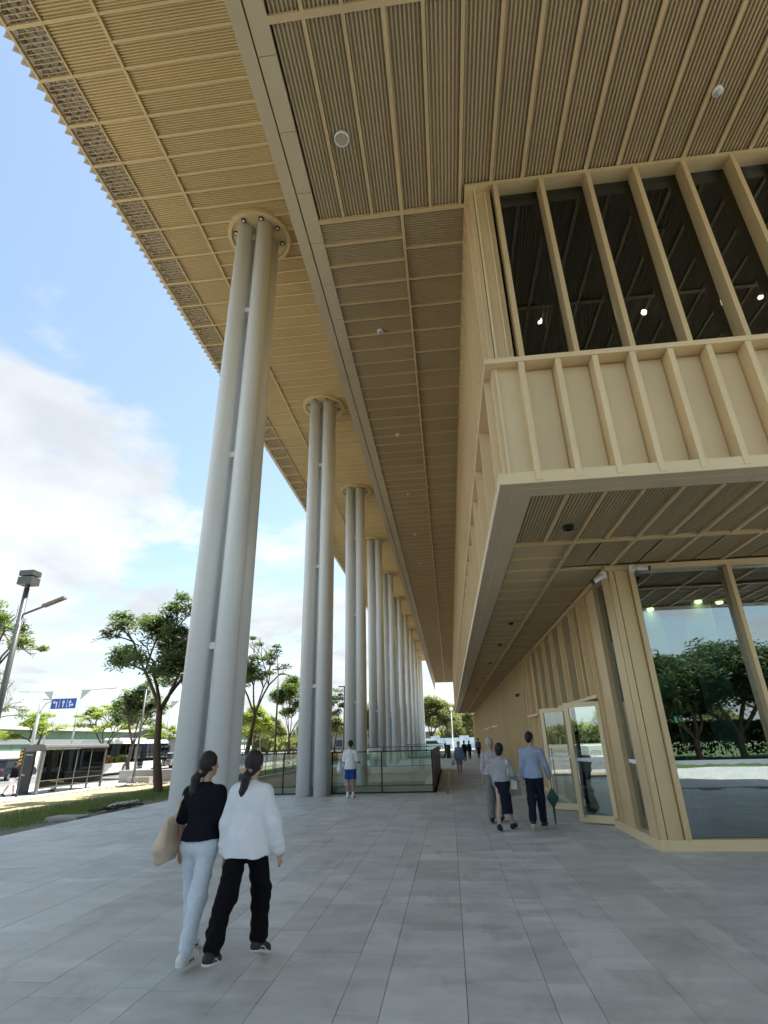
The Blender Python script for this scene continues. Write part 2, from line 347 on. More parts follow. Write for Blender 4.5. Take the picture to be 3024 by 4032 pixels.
# terrain: grass verge sloping to the street
def verge_mat():
    m = bpy.data.materials.new('verge_earth'); m.use_nodes = True; t = m.node_tree; b = t.nodes['Principled BSDF']; b.inputs['Roughness'].default_value = .95
    g = t.nodes.new('ShaderNodeNewGeometry'); s = t.nodes.new('ShaderNodeSeparateXYZ'); t.links.new(g.outputs['Position'], s.inputs[0])
    n = t.nodes.new('ShaderNodeTexNoise'); n.inputs['Scale'].default_value = .8; n.inputs['Detail'].default_value = 8; n.inputs['Roughness'].default_value = .7; t.links.new(g.outputs['Position'], n.inputs['Vector'])
    a = t.nodes.new('ShaderNodeMath'); a.operation = 'MULTIPLY_ADD'; t.links.new(n.outputs[0], a.inputs[0]); a.inputs[1].default_value = 3.2; t.links.new(s.outputs[0], a.inputs[2])
    r = t.nodes.new('ShaderNodeValToRGB'); mr = t.nodes.new('ShaderNodeMapRange'); mr.inputs['From Min'].default_value = -20; mr.inputs['From Max'].default_value = -7.5; t.links.new(a.outputs[0], mr.inputs[0]); t.links.new(mr.outputs[0], r.inputs[0])
    e = r.color_ramp.elements; e[0].position = 0; e[0].color = (.38, .30, .19, 1); e[1].position = 1; e[1].color = (.17, .15, .11, 1)
    for p, c in ((.30, (.42, .33, .19)), (.45, (.32, .28, .13)), (.55, (.13, .16, .05)), (.78, (.10, .13, .045)), (.90, (.17, .155, .11))):
        q = e.new(p); q.color = (*c, 1)
    n2 = t.nodes.new('ShaderNodeTexNoise'); n2.inputs['Scale'].default_value = 9; n2.inputs['Detail'].default_value = 6; t.links.new(g.outputs['Position'], n2.inputs['Vector'])
    m2 = t.nodes.new('ShaderNodeMapRange'); m2.inputs['From Min'].default_value = .3; m2.inputs['From Max'].default_value = .7; m2.inputs['To Min'].default_value = .7; m2.inputs['To Max'].default_value = 1.25; t.links.new(n2.outputs[0], m2.inputs[0])
    v = t.nodes.new('ShaderNodeVectorMath'); v.operation = 'SCALE'; t.links.new(r.outputs[0], v.inputs[0]); t.links.new(m2.outputs[0], v.inputs['Scale']); t.links.new(v.outputs[0], b.inputs['Base Color'])
    bp = t.nodes.new('ShaderNodeBump'); bp.inputs['Strength'].default_value = .6; bp.inputs['Distance'].default_value = .05; t.links.new(n2.outputs[0], bp.inputs['Height']); t.links.new(bp.outputs[0], b.inputs['Normal'])
    return m
def verge_z(x):
    return -.03 - .47 * min(1, max(0, (-10 - x) / 10.5))
nx, ny = 36, 150; xs = np.linspace(-10, -21.5, nx); ys = np.linspace(-30, 130, ny)
rg = np.random.default_rng(3)
V = [(x, y, verge_z(x) + (0 if i in (0, nx-1) else rg.uniform(-.02, .02))) for i, x in enumerate(xs) for y in ys]
F = [(i*ny+j, i*ny+j+1, (i+1)*ny+j+1, (i+1)*ny+j) for i in range(nx-1) for j in range(ny-1)]
struct(put('grass_verge', np_mesh('grass_verge', V, F, verge_mat(), True)))
GRASSM = leafmat('grass_blade', (.10, .15, .04), (.20, .23, .07), .3)
n = 42000
gx = rg.triangular(-16.2, -12.4, -10.3, n); gy = rg.uniform(9, 48, n) ; keep = rg.random(n) < 1
gx, gy = gx[keep], gy[keep]; n = len(gx); gz = np.array([verge_z(a) for a in gx]); h = rg.uniform(.03, .11, n); th = rg.uniform(0, 6.28, n); ww = rg.uniform(.006, .016, n)
V = np.empty((n, 3, 3)); V[:, 0] = np.c_[gx - np.cos(th)*ww, gy - np.sin(th)*ww, gz-.01]; V[:, 1] = np.c_[gx + np.cos(th)*ww, gy + np.sin(th)*ww, gz-.01]; V[:, 2] = np.c_[gx + rg.normal(0, .03, n), gy + rg.normal(0, .03, n), gz + h]
o = put('grass', np_mesh('grass', V.reshape(-1, 3), np.arange(3*n).reshape(-1, 3), GRASSM), kind='stuff'); tag(o, 'short green grass growing on the verge beside the plaza', 'grass')
n = 900; STONE = mat('rubble_stone', (.5, .46, .4), .9, 0, .2, 5)
mb = MB()
for k in range(n):
    x = -20.9 + R.gauss(0, .22); y = R.uniform(12, 60); s = R.uniform(.02, .07); z = -.5
    mb.tube((x, y, z), (x + R.uniform(-s, s)*.5, y + R.uniform(-s, s)*.5, z + s), s, s * .6, 5)
o = mb.build('gravel', STONE, kind='stuff'); tag(o, 'pale rubble stones scattered along the verge edge', 'gravel')
# ground to the horizon, street, pavement
FARG = mat('far_ground', (.20, .21, .15), .95, 0, .2, .05)
struct(put('ground', MB().quad((-2500, -2500, -.66), (2500, -2500, -.66), (2500, 2500, -.66), (-2500, 2500, -.66)).mesh('ground', FARG)))
PAVE = mat('pavement_concrete', (.50, .49, .46), .85, 0, .08, 2.5, .15, 60)
struct(put('pavement', MB().box(-24.6, -21.4, -60, 150, -.64, -.5).mesh('pavement', PAVE)))
struct(put('kerb', MB().box(-24.78, -24.6, -60, 150, -.64, -.495).mesh('kerb', CONC)))
struct(put('road', MB().box(-47, -24.78, -60, 190, -.65, -.61).mesh('road', ASPH)))
mb = MB()
for k in range(9): mb.box(-31.6, -25.2, 33.2 + k*.95, 33.65 + k*.95, -.6095, -.606)
for k in range(30): mb.box(-36.1, -35.95, -20 + k*6, -17 + k*6, -.6095, -.606)
mb.box(-25.2, -25.05, 46, 150, -.6095, -.606)
struct(put('road_markings', mb.mesh('road_markings', ROADW)))
struct(put('far_pavement', MB().box(-52, -47, -60, 190, -.64, -.48).mesh('far_pavement', PAVE)))
struct(put('cross_street', MB().box(-150, 60, 118, 132, -.6, .02).mesh('cross_street', PAVE)))

# ------------------------------------------------------------------ soffit pieces
def corr_mesh(name, L_, S, period, depth, m, frac=.52):    # long side L_ on x, grooves stacked on y over S; faces down, z=0 is the lower face
    n = max(2, round(S / period)); p = S / n; mb = MB(); g = p * (1 - frac)
    prof = []
    for k in range(n):
        y = k * p; prof += [(y, depth), (y + g * .7, depth), (y + g, 0), (y + p - g * .3, 0)]
    prof.append((S, depth))
    i0 = len(mb.v)
    for y, z in prof: mb.v.append((0, y, z)); mb.v.append((L_, y, z))
    for k in range(len(prof) - 1): mb.f.append((i0 + 2*k, i0 + 2*k + 1, i0 + 2*k + 3, i0 + 2*k + 2))
    return mb.mesh(name, m, fix=False)

YF = 92.5            # far end of the storeys seen overhead
ZU = 10.45; ZL = 4.70; ZR = 16.45
bld = thing('library_building', 'champagne metal library building with stepped-out storeys and tall fins on the plaza', 'building', (3.21, 10.26, 0))
def B(mb, name, m, **k): return mb.build(name, m, bld, **k)

# upper storey soffit (z = 10.45)
XA, XB, XC = -1.755, -.235, .90
rib_y = lambda L_, wd=.05, hd=.05: MB().box(0, L_, -wd/2, wd/2, 0, hd)
# row-wise field, y > 6.67
rows = [6.67 + .505 * k for k in range(int((YF - 6.67) / .505) + 1)]
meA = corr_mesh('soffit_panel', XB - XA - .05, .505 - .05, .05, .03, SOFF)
meR = rib_y(XB - XA - .03, .045, .055).mesh('soffit_rib', GOLD)
far = MB()
for k, y in enumerate(rows):
    if y < 62:
        put('soffit_rib', meR, bld, (XA + .0, y, ZU))
        put('soffit_panel', meA, bld, (XA + .01, y + .025, ZU + .035))
    else: far.box(XA, XB - .03, y - .022, y + .022, ZU, ZU + .05)
far.build('soffit_ribs_far', GOLD, bld, kind='stuff')
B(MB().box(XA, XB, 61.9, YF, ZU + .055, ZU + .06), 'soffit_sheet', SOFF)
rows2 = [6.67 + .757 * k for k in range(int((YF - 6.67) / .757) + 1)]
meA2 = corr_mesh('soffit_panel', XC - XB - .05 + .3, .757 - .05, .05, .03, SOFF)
meR2 = rib_y(XC - XB - .03 + .3, .045, .055).mesh('soffit_rib', GOLD)
far = MB()
for y in rows2:
    if y < 62:
        put('soffit_rib', meR2, bld, (XB + .03, y, ZU)); put('soffit_panel', meA2, bld, (XB + .04, y + .025, ZU + .035))
    else: far.box(XB + .03, XC + .3, y - .022, y + .022, ZU, ZU + .05)
far.build('soffit_ribs_far', GOLD, bld, kind='stuff')
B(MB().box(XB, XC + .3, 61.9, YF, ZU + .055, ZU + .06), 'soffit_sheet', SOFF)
B(MB().box(XB - .03, XB + .03, 3.7, YF, ZU - .012, ZU + .05), 'soffit_girder', GOLD)
B(MB().box(XA, 1.3, 6.67 - .04, 6.67 + .04, ZU - .008, ZU + .05).box(XA, 16, 3.67 - .045, 3.67 + .045, ZU - .008, ZU + .05), 'soffit_girder', GOLD)
# strips running with the building, y < 6.67, and the field over the camera
xs_ = [XA] + [-1.29 + .524 * k for k in range(34)]
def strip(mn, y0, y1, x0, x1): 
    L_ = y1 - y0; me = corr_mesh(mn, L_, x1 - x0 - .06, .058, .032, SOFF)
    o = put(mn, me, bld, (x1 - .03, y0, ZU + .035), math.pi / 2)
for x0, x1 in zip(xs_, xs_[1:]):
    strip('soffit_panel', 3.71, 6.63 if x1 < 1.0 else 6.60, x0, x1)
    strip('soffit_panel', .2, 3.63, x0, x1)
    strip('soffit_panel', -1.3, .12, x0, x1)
for a, b in ((3.71, 6.63), (.2, 3.63), (-1.3, .12)):
    me = MB().box(-.026, .026, 0, b - a, 0, .055).mesh('soffit_rib', GOLD)
    for x in xs_[1:]: put('soffit_rib', me, bld, (x, a, ZU - .004))
B(MB().box(XA, 16, .11, .21, ZU - .008, ZU + .05).box(XA, 16, -1.4, -1.3, ZU - .008, ZU + .05), 'soffit_girder', GOLD)
# edge band of the upper storey: two plank courses with an open slot
me1 = MB().box(-2.01, XA, .004, 1.006, ZU - .004, ZU + .14).mesh('edge_plank', EDGE); me4 = MB().box(-2.24, -2.035, .004, 4.036, ZU - .004, ZU + .14).mesh('edge_plank', EDGE)
B(MB().box(-2.24, -2.035, -1.6, -1.0, ZU - .004, ZU + .14).box(-2.01, XA, -1.6, -1.0, ZU - .004, ZU + .14), 'edge_band', EDGE)
for k in range(92):
    put('edge_plank', me1, bld, (0, -1 + 1.01 * k, 0))
    if k % 4 == 0: put('edge_plank', me4, bld, (0, -1 + 1.01 * k, 0))
B(MB().box(-2.2, XC + .4, -1.6, YF, ZU + .15, ZU + .17), 'soffit_backing', DARK)
B(MB().box(-2.22, 14.5, -1.6, 6.6, ZU + .16, ZU + .2), 'soffit_backing', DARK)
# storey above: outer wall up to the roof
B(MB().box(-2.22, -2.02, -1.6, YF, ZU + .14, ZR + .1).box(-2.22, 14.5, -1.6, -1.4, ZU + .14, ZR + .1), 'upper_wall', GOLD)
mb = MB()
for k in range(150): mb.box(-2.30, -2.22, -1.5 + k*.757, -1.45 + k*.757, ZU + .3, ZR)
B(mb, 'upper_wall_fins', GOLDF, kind='stuff')
B(MB().box(-2.22, 14.5, YF - .2, YF, ZU + .14, ZR + .1), 'upper_wall', GOLD)
B(MB().box(1.2, 14.5, 6.8, YF, ZU, ZU + .3), 'floor_slab', DARK)

# ------------------------------------------------------------------ projecting box storey (z 4.70 .. 10.45)
XW, YW = .86, 6.27
B(MB().box(XW, 14, YW, YW + .30, 4.70, 4.86), 'bottom_rail', GOLDL)
B(MB().box(XW, XW + .3, YW + .3, 70.7, 4.70, 4.86), 'bottom_rail', GOLDL)
B(MB().box(XW - .01, 14, YW - .02, YW + .27, 6.61, 6.69), 'ledge', GOLDL)
B(MB().box(XW - .01, XW + .3, YW + .27, 70.7, 6.61, 6.69), 'ledge', GOLDL)
B(MB().box(XW + .02, 14, YW + .0, YW + .28, 10.37, 10.445), 'top_rail', GOLDF)
B(MB().box(XW + .02, XW + .3, YW + .28, 70.7, 10.37, 10.445), 'top_rail', GOLDF)
# corner piers, upper and lower
B(MB().box(XW + .17, 1.30, YW + .12, YW + .24, 6.69, 10.37), 'corner_panel', GOLDF)
B(MB().box(XW + .10, XW + .155, YW + .09, YW + .5, 6.69, 10.37), 'corner_panel', GOLD)
B(MB().box(XW + .165, XW + .20, YW + .08, YW + .12, 6.69, 10.37), 'corner_bead', GOLDL)
B(MB().box(1.20, 1.225, YW + .09, YW + .12, 6.69, 10.37), 'corner_bead', GOLDL)
B(MB().box(XW + .15, 1.32, YW + .14, YW + .24, 4.86, 6.61), 'corner_panel', GOLDL)
B(MB().box(XW + .09, XW + .145, YW + .11, YW + .5, 4.86, 6.61), 'corner_panel', GOLD)
B(MB().box(XW + .135, XW + .17, YW + .10, YW + .14, 4.86, 6.61), 'corner_bead', GOLDL)
# lower band: fins and panels
for k in range(25):
    x = 1.32 + .5065 * k
    B(MB().box(x, x + .075, YW - (.008 if k % 3 else .012), YW + .27, 4.70 + (.045 if k % 3 else .03), 6.605), 'lower_fin', GOLDL)
    B(MB().box(x + .083, x + .4985, YW + .215, YW + .25, 4.87, 6.60), 'spandrel_panel', GOLDL)
    B(MB().box(x + .1, x + .478, YW + .208, YW + .214, 4.885, 6.58), 'spandrel_face', GOLDL)
B(MB().box(1.0, 14, YW + .255, YW + .30, 4.86, 6.6), 'spandrel_backing', DARK)
# upper window band
for k in range(17):
    x = 1.355 + .7645 * k
    B(MB().box(x, x + .07, YW + .002, YW + .27, 6.69, 10.368), 'mullion', GOLDF)
    if k < 16:
        B(MB().box(x + .078, x + .757, YW + .232, YW + .238, 6.70, 10.36), 'window_pane', GUP)
B(MB().box(1.36, 14, YW + .26, YW + .29, 6.69, 6.75).box(1.36, 14, YW + .26, YW + .29, 10.28, 10.37), 'window_frame', BLACK)
# side face of the box (x = .86)
fl = MB().box(XW, XW + .3, 0, .055, 4.80, 6.61).mesh('side_fin', GOLDL); fu = MB().box(XW + .03, XW + .3, 0, .045, 6.69, 10.37).mesh('side_fin', GOLDL)  # upper fins: paler metal stands in for sky light catching their edges
y = 6.66; k = 0
while y < 70:
    put('side_fin', fl, bld, (0, y, 0)); y += 1.46
mbp = MB()
y = YW + .36; k = 0
while y < 70.5:
    put('side_mullion', fu, bld, (0, y, 0)) if y < 70 else None; y += .376; k += 1
B(MB().box(XW + .2, XW + .25, YW + .5, 70.6, 4.86, 6.61), 'side_panel', GOLD)
B(MB().box(XW + .22, XW + .27, YW + .5, 70.6, 6.69, 10.37), 'side_panel', GOLD)
B(MB().box(XW, 12, 70.5, 70.7, 4.7, 10.44), 'end_wall', GOLD)
# interior of the box
B(MB().box(XW + .3, 16, YW + .3, 70.4, 6.40, 6.60), 'floor_slab', INT)
B(MB().box(XW + .3, 16, 18, 18.2, 6.6, 10.4).box(XW + .28, XW + .34, YW + .3, 18, 6.6, 10.4).box(16, 16.2, YW, 18, 4.7, 10.4), 'inner_wall', INT)
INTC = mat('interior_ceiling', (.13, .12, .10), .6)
mb = MB()
for k in range(60): mb.box(1.2 + k*.25, 1.30 + k*.25, YW + .35, 18, 10.0, 10.1)
B(mb, 'interior_ceiling_slats', INTC, kind='stuff')
B(MB().box(1.2, 16, YW + .3, 18, 10.15, 10.2), 'interior_ceiling', DARK)
LAMPU = emis('bright_warm_lamp', (1, .88, .50), 34); LAMP = emis('warm_lamp', (1, .80, .40), 5)
for x, y, z in ((2.55, 9.3, 10.1), (4.72, 9.3, 10.05), (7.02, 9.2, 10.08), (3.5, 14, 10.1), (8.5, 14, 10.1)):
    B(MB().lathe((x, y, z - .12), [(0.001, 0), (.045, .01), (.055, .06), (.03, .12), (.001, .13)], 12), 'ceiling_lamp', LAMPU)

# soffit under the box (z = 4.70)
def edge_y(x0, x1, y0, y1, step):
    y = y0
    while y < y1 - .01:
        B(MB().box(x0, x1, y + .003, min(y + step, y1) - .003, ZL - .004, ZL + .1), 'edge_plank', EDGE); y += step
edge_y(XW + .006, 1.035, 6.45, 70.7, 3.03); edge_y(1.065, 1.31, 6.70, 70.7, 1.51)
x = XW + .006
while x < 13:
    B(MB().box(x, x + 2.994, YW + .006, 6.435, ZL - .004, ZL + .1), 'edge_plank', EDGE); B(MB().box(x + .205, x + 3.199, 6.465, 6.69, ZL - .004, ZL + .1), 'edge_plank', EDGE); x += 3.0
B(MB().box(XW + .02, 14, YW + .02, 70.6, ZL + .105, ZL + .12), 'soffit_backing', GOLD)
XL2 = 2.30
xs2 = [1.325] + [1.80 + .5035 * k for k in range(24)]
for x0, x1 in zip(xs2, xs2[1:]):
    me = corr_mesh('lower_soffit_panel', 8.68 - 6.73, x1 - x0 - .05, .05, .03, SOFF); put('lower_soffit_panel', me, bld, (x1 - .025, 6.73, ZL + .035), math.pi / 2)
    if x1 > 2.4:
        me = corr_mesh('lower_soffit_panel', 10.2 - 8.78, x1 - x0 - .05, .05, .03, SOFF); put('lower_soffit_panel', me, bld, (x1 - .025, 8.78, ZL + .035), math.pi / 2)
for k, x in enumerate(xs2[1:]):
    B(MB().box(x - .024, x + .024, 6.73, 8.69, ZL, ZL + .05), 'lower_soffit_rib', GOLD)
    if k % 2 == 1 and x > 2.2: B(MB().box(x - .024, x + .024, 8.77, 10.2, ZL, ZL + .05), 'lower_soffit_rib', GOLD)
B(MB().box(1.31, 14, 6.69, 6.73, ZL + .01, ZL + .05).box(1.31, 14, 8.69, 8.77, ZL - .01, ZL + .05), 'lower_soffit_girder', GOLD)
B(MB().box(XL2 - .03, XL2 + .03, 8.77, 70.5, ZL - .012, ZL + .05), 'lower_soffit_girder', GOLD)
B(MB().box(XL2 + .03, 3.25, 10.33, 10.38, ZL - .005, ZL + .05), 'lower_soffit_girder', GOLD)
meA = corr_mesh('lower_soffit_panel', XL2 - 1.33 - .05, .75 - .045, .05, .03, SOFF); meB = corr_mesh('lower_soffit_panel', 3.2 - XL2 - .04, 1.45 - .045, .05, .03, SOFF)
ra = rib_y(XL2 - 1.33 - .03, .045).mesh('lower_soffit_rib', GOLD); rb = rib_y(3.2 - XL2 - .03, .045).mesh('lower_soffit_rib', GOLD)
y = 8.80; fr = MB()
while y < 70:
    if y < 66: put('lower_soffit_rib', ra, bld, (1.33, y + .74, ZL)); put('lower_soffit_panel', meA, bld, (1.34, y + .02, ZL + .035))
    y += .75
y = 10.42
while y < 69:
    put('lower_soffit_rib', rb, bld, (XL2 + .03, y + 1.44, ZL)); put('lower_soffit_panel', meB, bld, (XL2 + .04, y, ZL + .035)); y += 1.47
B(MB().lathe((2.06, 8.0, ZL + .0), [(.085, .03), (.085, -.03), (.06, -.035), (.055, .02)], 20), 'downlight', BLACK)
for y in (15.5, 19.2, 24.0, 30.0, 37.0): B(MB().lathe((1.95, y, ZL), [(.07, .03), (.07, -.02), (.05, -.02), (.05, .02)], 14), 'downlight', BLACK)

# ------------------------------------------------------------------ ground storey
GX, GY = 3.21, 10.26
B(MB().box(GX, 14, GY, GY + .30, 0, .155), 'base_sill', GOLDL); B(MB().box(GX, GX + .30, GY + .30, 12.86, 0, .155), 'base_sill', GOLDL)
B(MB().box(GX, GX + .25, 16.95, 77, 0, .10), 'base_sill', GOLDL)
B(MB().box(GX - .01, 14, GY - .01, GY + .28, 4.62, 4.715), 'head_rail', GOLDF); B(MB().box(GX - .01, GX + .26, GY + .28, 77, 4.62, 4.715), 'head_rail', GOLDF)
# corner pier: two rounded panels either side of a dark joint
B(MB().box(GX + .155, GX + .395, GY + .06, GY + .2, .155, 4.62), 'pier_panel', GOLDF)
B(MB().box(GX + .06, GX + .14, GY + .06, GY + .16, .155, 4.62), 'pier_panel', GOLDF)
B(MB().box(GX + .05, GX + .13, GY + .175, GY + .60, .155, 4.62), 'pier_panel', GOLDF)
B(MB().box(GX + .14, GX + .155, GY + .09, GY + .2, .155, 4.62), 'pier_joint', DARK)
B(MB().box(GX + .41, GX + .50, GY - .0, GY + .24, .15, 4.62), 'pier_fin', GOLDF)
# front glazing, y = 10.26
for k, x in enumerate((3.71, 5.47, 7.25, 9.03, 10.81)):
    if k: B(MB().box(x - .075, x, GY - .0, GY + .22, .15, 4.62), 'mullion', GOLDF)
    B(MB().box(x + .006, x + 1.68, GY + .17, GY + .178, .165, 4.61), 'window_pane', GWIN)
    B(MB().box(x + .004, x + .03, GY + .18, GY + .22, .16, 4.61).box(x + 1.66, x + 1.684, GY + .18, GY + .22, .16, 4.61).box(x + .03, x + 1.66, GY + .18, GY + .22, .16, .20).box(x + .03, x + 1.66, GY + .18, GY + .22, 4.54, 4.61), 'window_frame', BLACK)
# frosted manifestation strip with a scalloped lower edge
FROST = mat('frosted_film', (.82, .86, .88), .7)
def scallop(p0, p1, n_, z0, z1):
    mb = MB(); a, b = Vector(p0), Vector(p1)
    for k in range(n_):
        q0, q1 = a.lerp(b, k / n_), a.lerp(b, (k + 1) / n_)
        h0 = z0 + .012 * math.sin(k * .9) * math.cos(k * .31); h1 = z0 + .012 * math.sin((k + 1) * .9) * math.cos((k + 1) * .31)
        mb.quad((q0.x, q0.y, h0), (q1.x, q1.y, h1), (q1.x, q1.y, z1), (q0.x, q0.y, z1))
    return mb
for x in (3.72, 5.48, 7.26): B(scallop((x, GY + .165, 0), (x + 1.66, GY + .165, 0), 34, 1.225, 1.29), 'frosted_strip', FROST)
# side face (x = 3.21) modules
def side_module(y0, y1, glazed, z0=.10, fin=True):
    if fin: B(MB().box(GX + .0, GX + .24, y1 - .05, y1, z0, 4.62), 'wall_fin', GOLDF)
    if glazed:
        B(MB().box(GX + .14, GX + .2, y0 + .003, y0 + .70, z0, 4.62), 'wall_panel', GOLD)
        B(MB().box(GX + .17, GX + .178, y0 + .71, y1 - .055, z0, 4.62), 'window_pane', GWIN)
        B(MB().box(GX + .02, GX + .14, y0 + .65, y0 + .69, z0, 4.62), 'panel_lip', GOLDL)
    else:
        B(MB().box(GX + .13, GX + .19, y0 + .003, y1 - .055, z0, 4.62), 'wall_panel', GOLD)
# from the corner: glass, broad panel, fin
B(MB().box(GX + .15, GX + .158, 10.87, 11.62, .16, 4.62), 'window_pane', GWIN)
B(scallop((GX + .145, 10.88, 0), (GX + .145, 11.6, 0), 14, 1.225, 1.29), 'frosted_strip', FROST)
B(MB().box(GX + .06, GX + .16, 11.63, 12.30, .155, 4.62), 'wall_panel', GOLD)
B(MB().box(GX - .0, GX + .24, 12.31, 12.36, .155, 4.62), 'wall_fin', GOLDF); B(MB().box(GX - .0, GX + .24, 12.44, 12.48, .155, 4.62), 'wall_fin', GOLDF)
# above the doors
B(MB().box(GX - .02, GX + .25, 12.49, 16.93, 2.46, 2.53), 'door_lintel', GOLDL)
ys_ = [12.49, 13.46, 14.93, 16.40]
for a, b in zip(ys_, ys_[1:]): side_module(a, b, True, 2.53)
side_module(16.40, 17.85, True, 2.53 if False else .10)
y = 17.85
for k in range(3): side_module(y, y + 1.48, k < 2, .10 if k != 2 else 2.5); y += 1.48
B(MB().box(GX - .02, GX + .2, 21.0, 23.6, 2.44, 2.52), 'door_lintel', GOLDL)
B(MB().box(GX + .14, GX + .18, 21.05, 23.5, .1, 2.44), 'service_door', GOLD)
fin = MB().box(GX - .03, GX + .21, 0, .07, .1, 4.62).mesh('wall_fin', GOLDL); pan = MB().box(GX + .22, GX + .27, .075, .96, .1, 4.62).mesh('wall_panel', GOLD)  # fins in paler metal than the panels, painting in their sky-lit edges
y = 22.29
while y < 76.5:
    put('wall_fin', fin, bld, (-.001, y, 0))
    put('wall_panel', pan, bld, (.003, y, 0)); y += .965
B(MB().box(GX - .02, GX + .2, 38.6, 44.0, 2.46, 2.56).box(GX - .02, GX + .2, 46.0, 53.5, 2.46, 2.56), 'door_lintel', GOLDL)
B(MB().box(GX + .29, GX + .45, 16.95, 77, 0, 4.7).box(GX + .2, 16, 76.8, 77, 0, 4.7), 'inner_wall', DARK)
# interior of the ground storey
B(MB().box(GX + .3, 16, GY + .3, 26, .0, .02), 'interior_floor', INTF)
B(MB().box(5.6, 16, 22, 22.2, 0, 4.6).box(16, 16.2, GY, 26, 0, 4.6).box(GX + .3, 5.6, 26, 26.2, 0, 4.6), 'inner_wall', INT)
B(MB().box(GX + .3, 16, GY + .32, 26, 4.60, 4.68), 'interior_ceiling', DARK)
mb = MB()
for k in range(40): mb.box(GX + .4, 16, 10.8 + k*.3, 10.9 + k*.3, 4.50, 4.58)
B(mb, 'interior_ceiling_slats', INTC, kind='stuff')
for cx_, cy_ in ((5.05, 13.7), (5.95, 13.1), (10.5, 13.3)):
    B(MB().tube((cx_, cy_, .02), (cx_, cy_, 4.5), .30, .30, 32), 'interior_column', TEAL, smooth=True)
for cx_, cy_ in ((5.0, 13.3), (5.85, 12.7), (6.4, 12.9)):
    B(MB().lathe((cx_, cy_, 4.44), [(.001, 0), (.07, 0), (.08, .05)], 12), 'ceiling_lamp', LAMP)
B(MB().box(7.5, 9.6, 15.5, 16.2, .02, .75).box(10.5, 12.6, 17.5, 18.2, .02, .75), 'reading_table', mat('table_teal', (.08, .18, .20), .5))
B(MB().box(6.7, 6.72, 11.0, 16.0, .1, 2.4), 'glass_partition', GDOOR)

# doors (each leaf: frame, pane, pull handle, lettering)
def text_mesh(s, size, m, extrude=.001):
    cu = bpy.data.curves.new('lettering', 'FONT'); cu.body = s; cu.size = size; cu.extrude = extrude; cu.resolution_u = 3
    o = bpy.data.objects.new('lettering', cu); col.objects.link(o); dg = bpy.context.evaluated_depsgraph_get(); dg.update()
    me = bpy.data.meshes.new_from_object(o.evaluated_get(dg)); bpy.data.objects.remove(o); me.materials.clear(); me.materials.append(m); return me
LET = mat('white_lettering', (.85, .85, .85), .6)
def door(hinge, free, name='glass_door', h=2.42, text=True):
    a = Vector((*hinge, 0)); b = Vector((*free, 0)); d = (b - a); Lg = d.length; u = d.normalized()
    fr = MB()
    P = lambda t, z: tuple(a + u * t + Vector((0, 0, z)))
    fr.obox(P(.05, .03), P(.05, h), .10, .05, up=u); fr.obox(P(Lg - .055, .03), P(Lg - .055, h), .11, .05, up=u)
    fr.v = []; fr.f = []
    nrm = Vector((-u.y, u.x, 0))
    def bar(t0, t1, z0, z1, th=.05):
        i = len(fr.v)
        for z in (z0, z1):
            for t, s in ((t0, -1), (t1, -1), (t1, 1), (t0, 1)): fr.v.append(tuple(a + u * t + nrm * (s * th / 2) + Vector((0, 0, z))))
        fr.f.extend([(i, i+3, i+2, i+1), (i+4, i+5, i+6, i+7), (i, i+1, i+5, i+4), (i+1, i+2, i+6, i+5), (i+2, i+3, i+7, i+6), (i+3, i, i+4, i+7)])
    bar(0, .09, .03, h); bar(Lg - .11, Lg, .03, h); bar(.09, Lg - .11, h - .10, h); bar(.09, Lg - .11, .03, .17)
    f = fr.build(name, GOLDL, bld)
    fr.v = []; fr.f = []; bar(.09, Lg - .11, .17, h - .10, .012); fr.build('door_pane', GDOOR, f)
    out_ = -nrm if nrm.y > 0 else nrm
    hp = MB(); q = a + u * (Lg - .16) + out_ * .07
    hp.tube(tuple(q + Vector((0, 0, .12))), tuple(q + Vector((0, 0, 1.43))), .013, .013, 10); 
    for z in (.2, 1.41): hp.tube(tuple(q + Vector((0, 0, z))), tuple(a + u * (Lg - .06) + Vector((0, 0, z))), .012, .012, 8)
    hp.build('door_handle', STEEL, f, smooth=True)
    s0, s1 = a + u * (Lg - .115) + out_ * .012, a + u * .09 + out_ * .012
    scallop(s0, s1, 18, 1.20, 1.27).build('frosted_strip', FROST, f)
    if text:
        o = put('lettering', text_mesh('24小時取還書', .12, LET), f)
        x_ = -u; y_ = Vector((0, 0, 1)); z_ = x_.cross(y_)
        p = a + u * (Lg - .24) + (out_ if z_.dot(out_) > 0 else out_) * .014 + Vector((0, 0, 1.33))
        o.matrix_world = Matrix(((x_.x, y_.x, z_.x, p.x), (x_.y, y_.y, z_.y, p.y), (x_.z, y_.z, z_.z, p.z), (0, 0, 0, 1)))
    return f
door((3.34, 12.97), (2.67, 13.48)); door((3.20, 15.28), (2.49, 15.86))
# inner door line of the lobby
B(MB().box(GX + 1.6, GX + 1.66, 12.6, 12.7, 0, 2.5).box(GX + 1.6, GX + 1.66, 14.6, 14.7, 0, 2.5).box(GX + 1.6, GX + 1.66, 16.8, 16.9, 0, 2.5).box(GX + 1.6, GX + 1.66, 12.7, 16.8, 2.42, 2.5), 'lobby_frame', GOLD)
B(MB().box(GX + 1.62, GX + 1.63, 12.7, 16.8, 0.05, 2.42), 'lobby_pane', GDOOR)
B(MB().box(4.2, 4.21, 14.0, 14.55, 1.95, 2.10), 'exit_sign', emis('exit_green', (.1, .8, .45), 1.5))

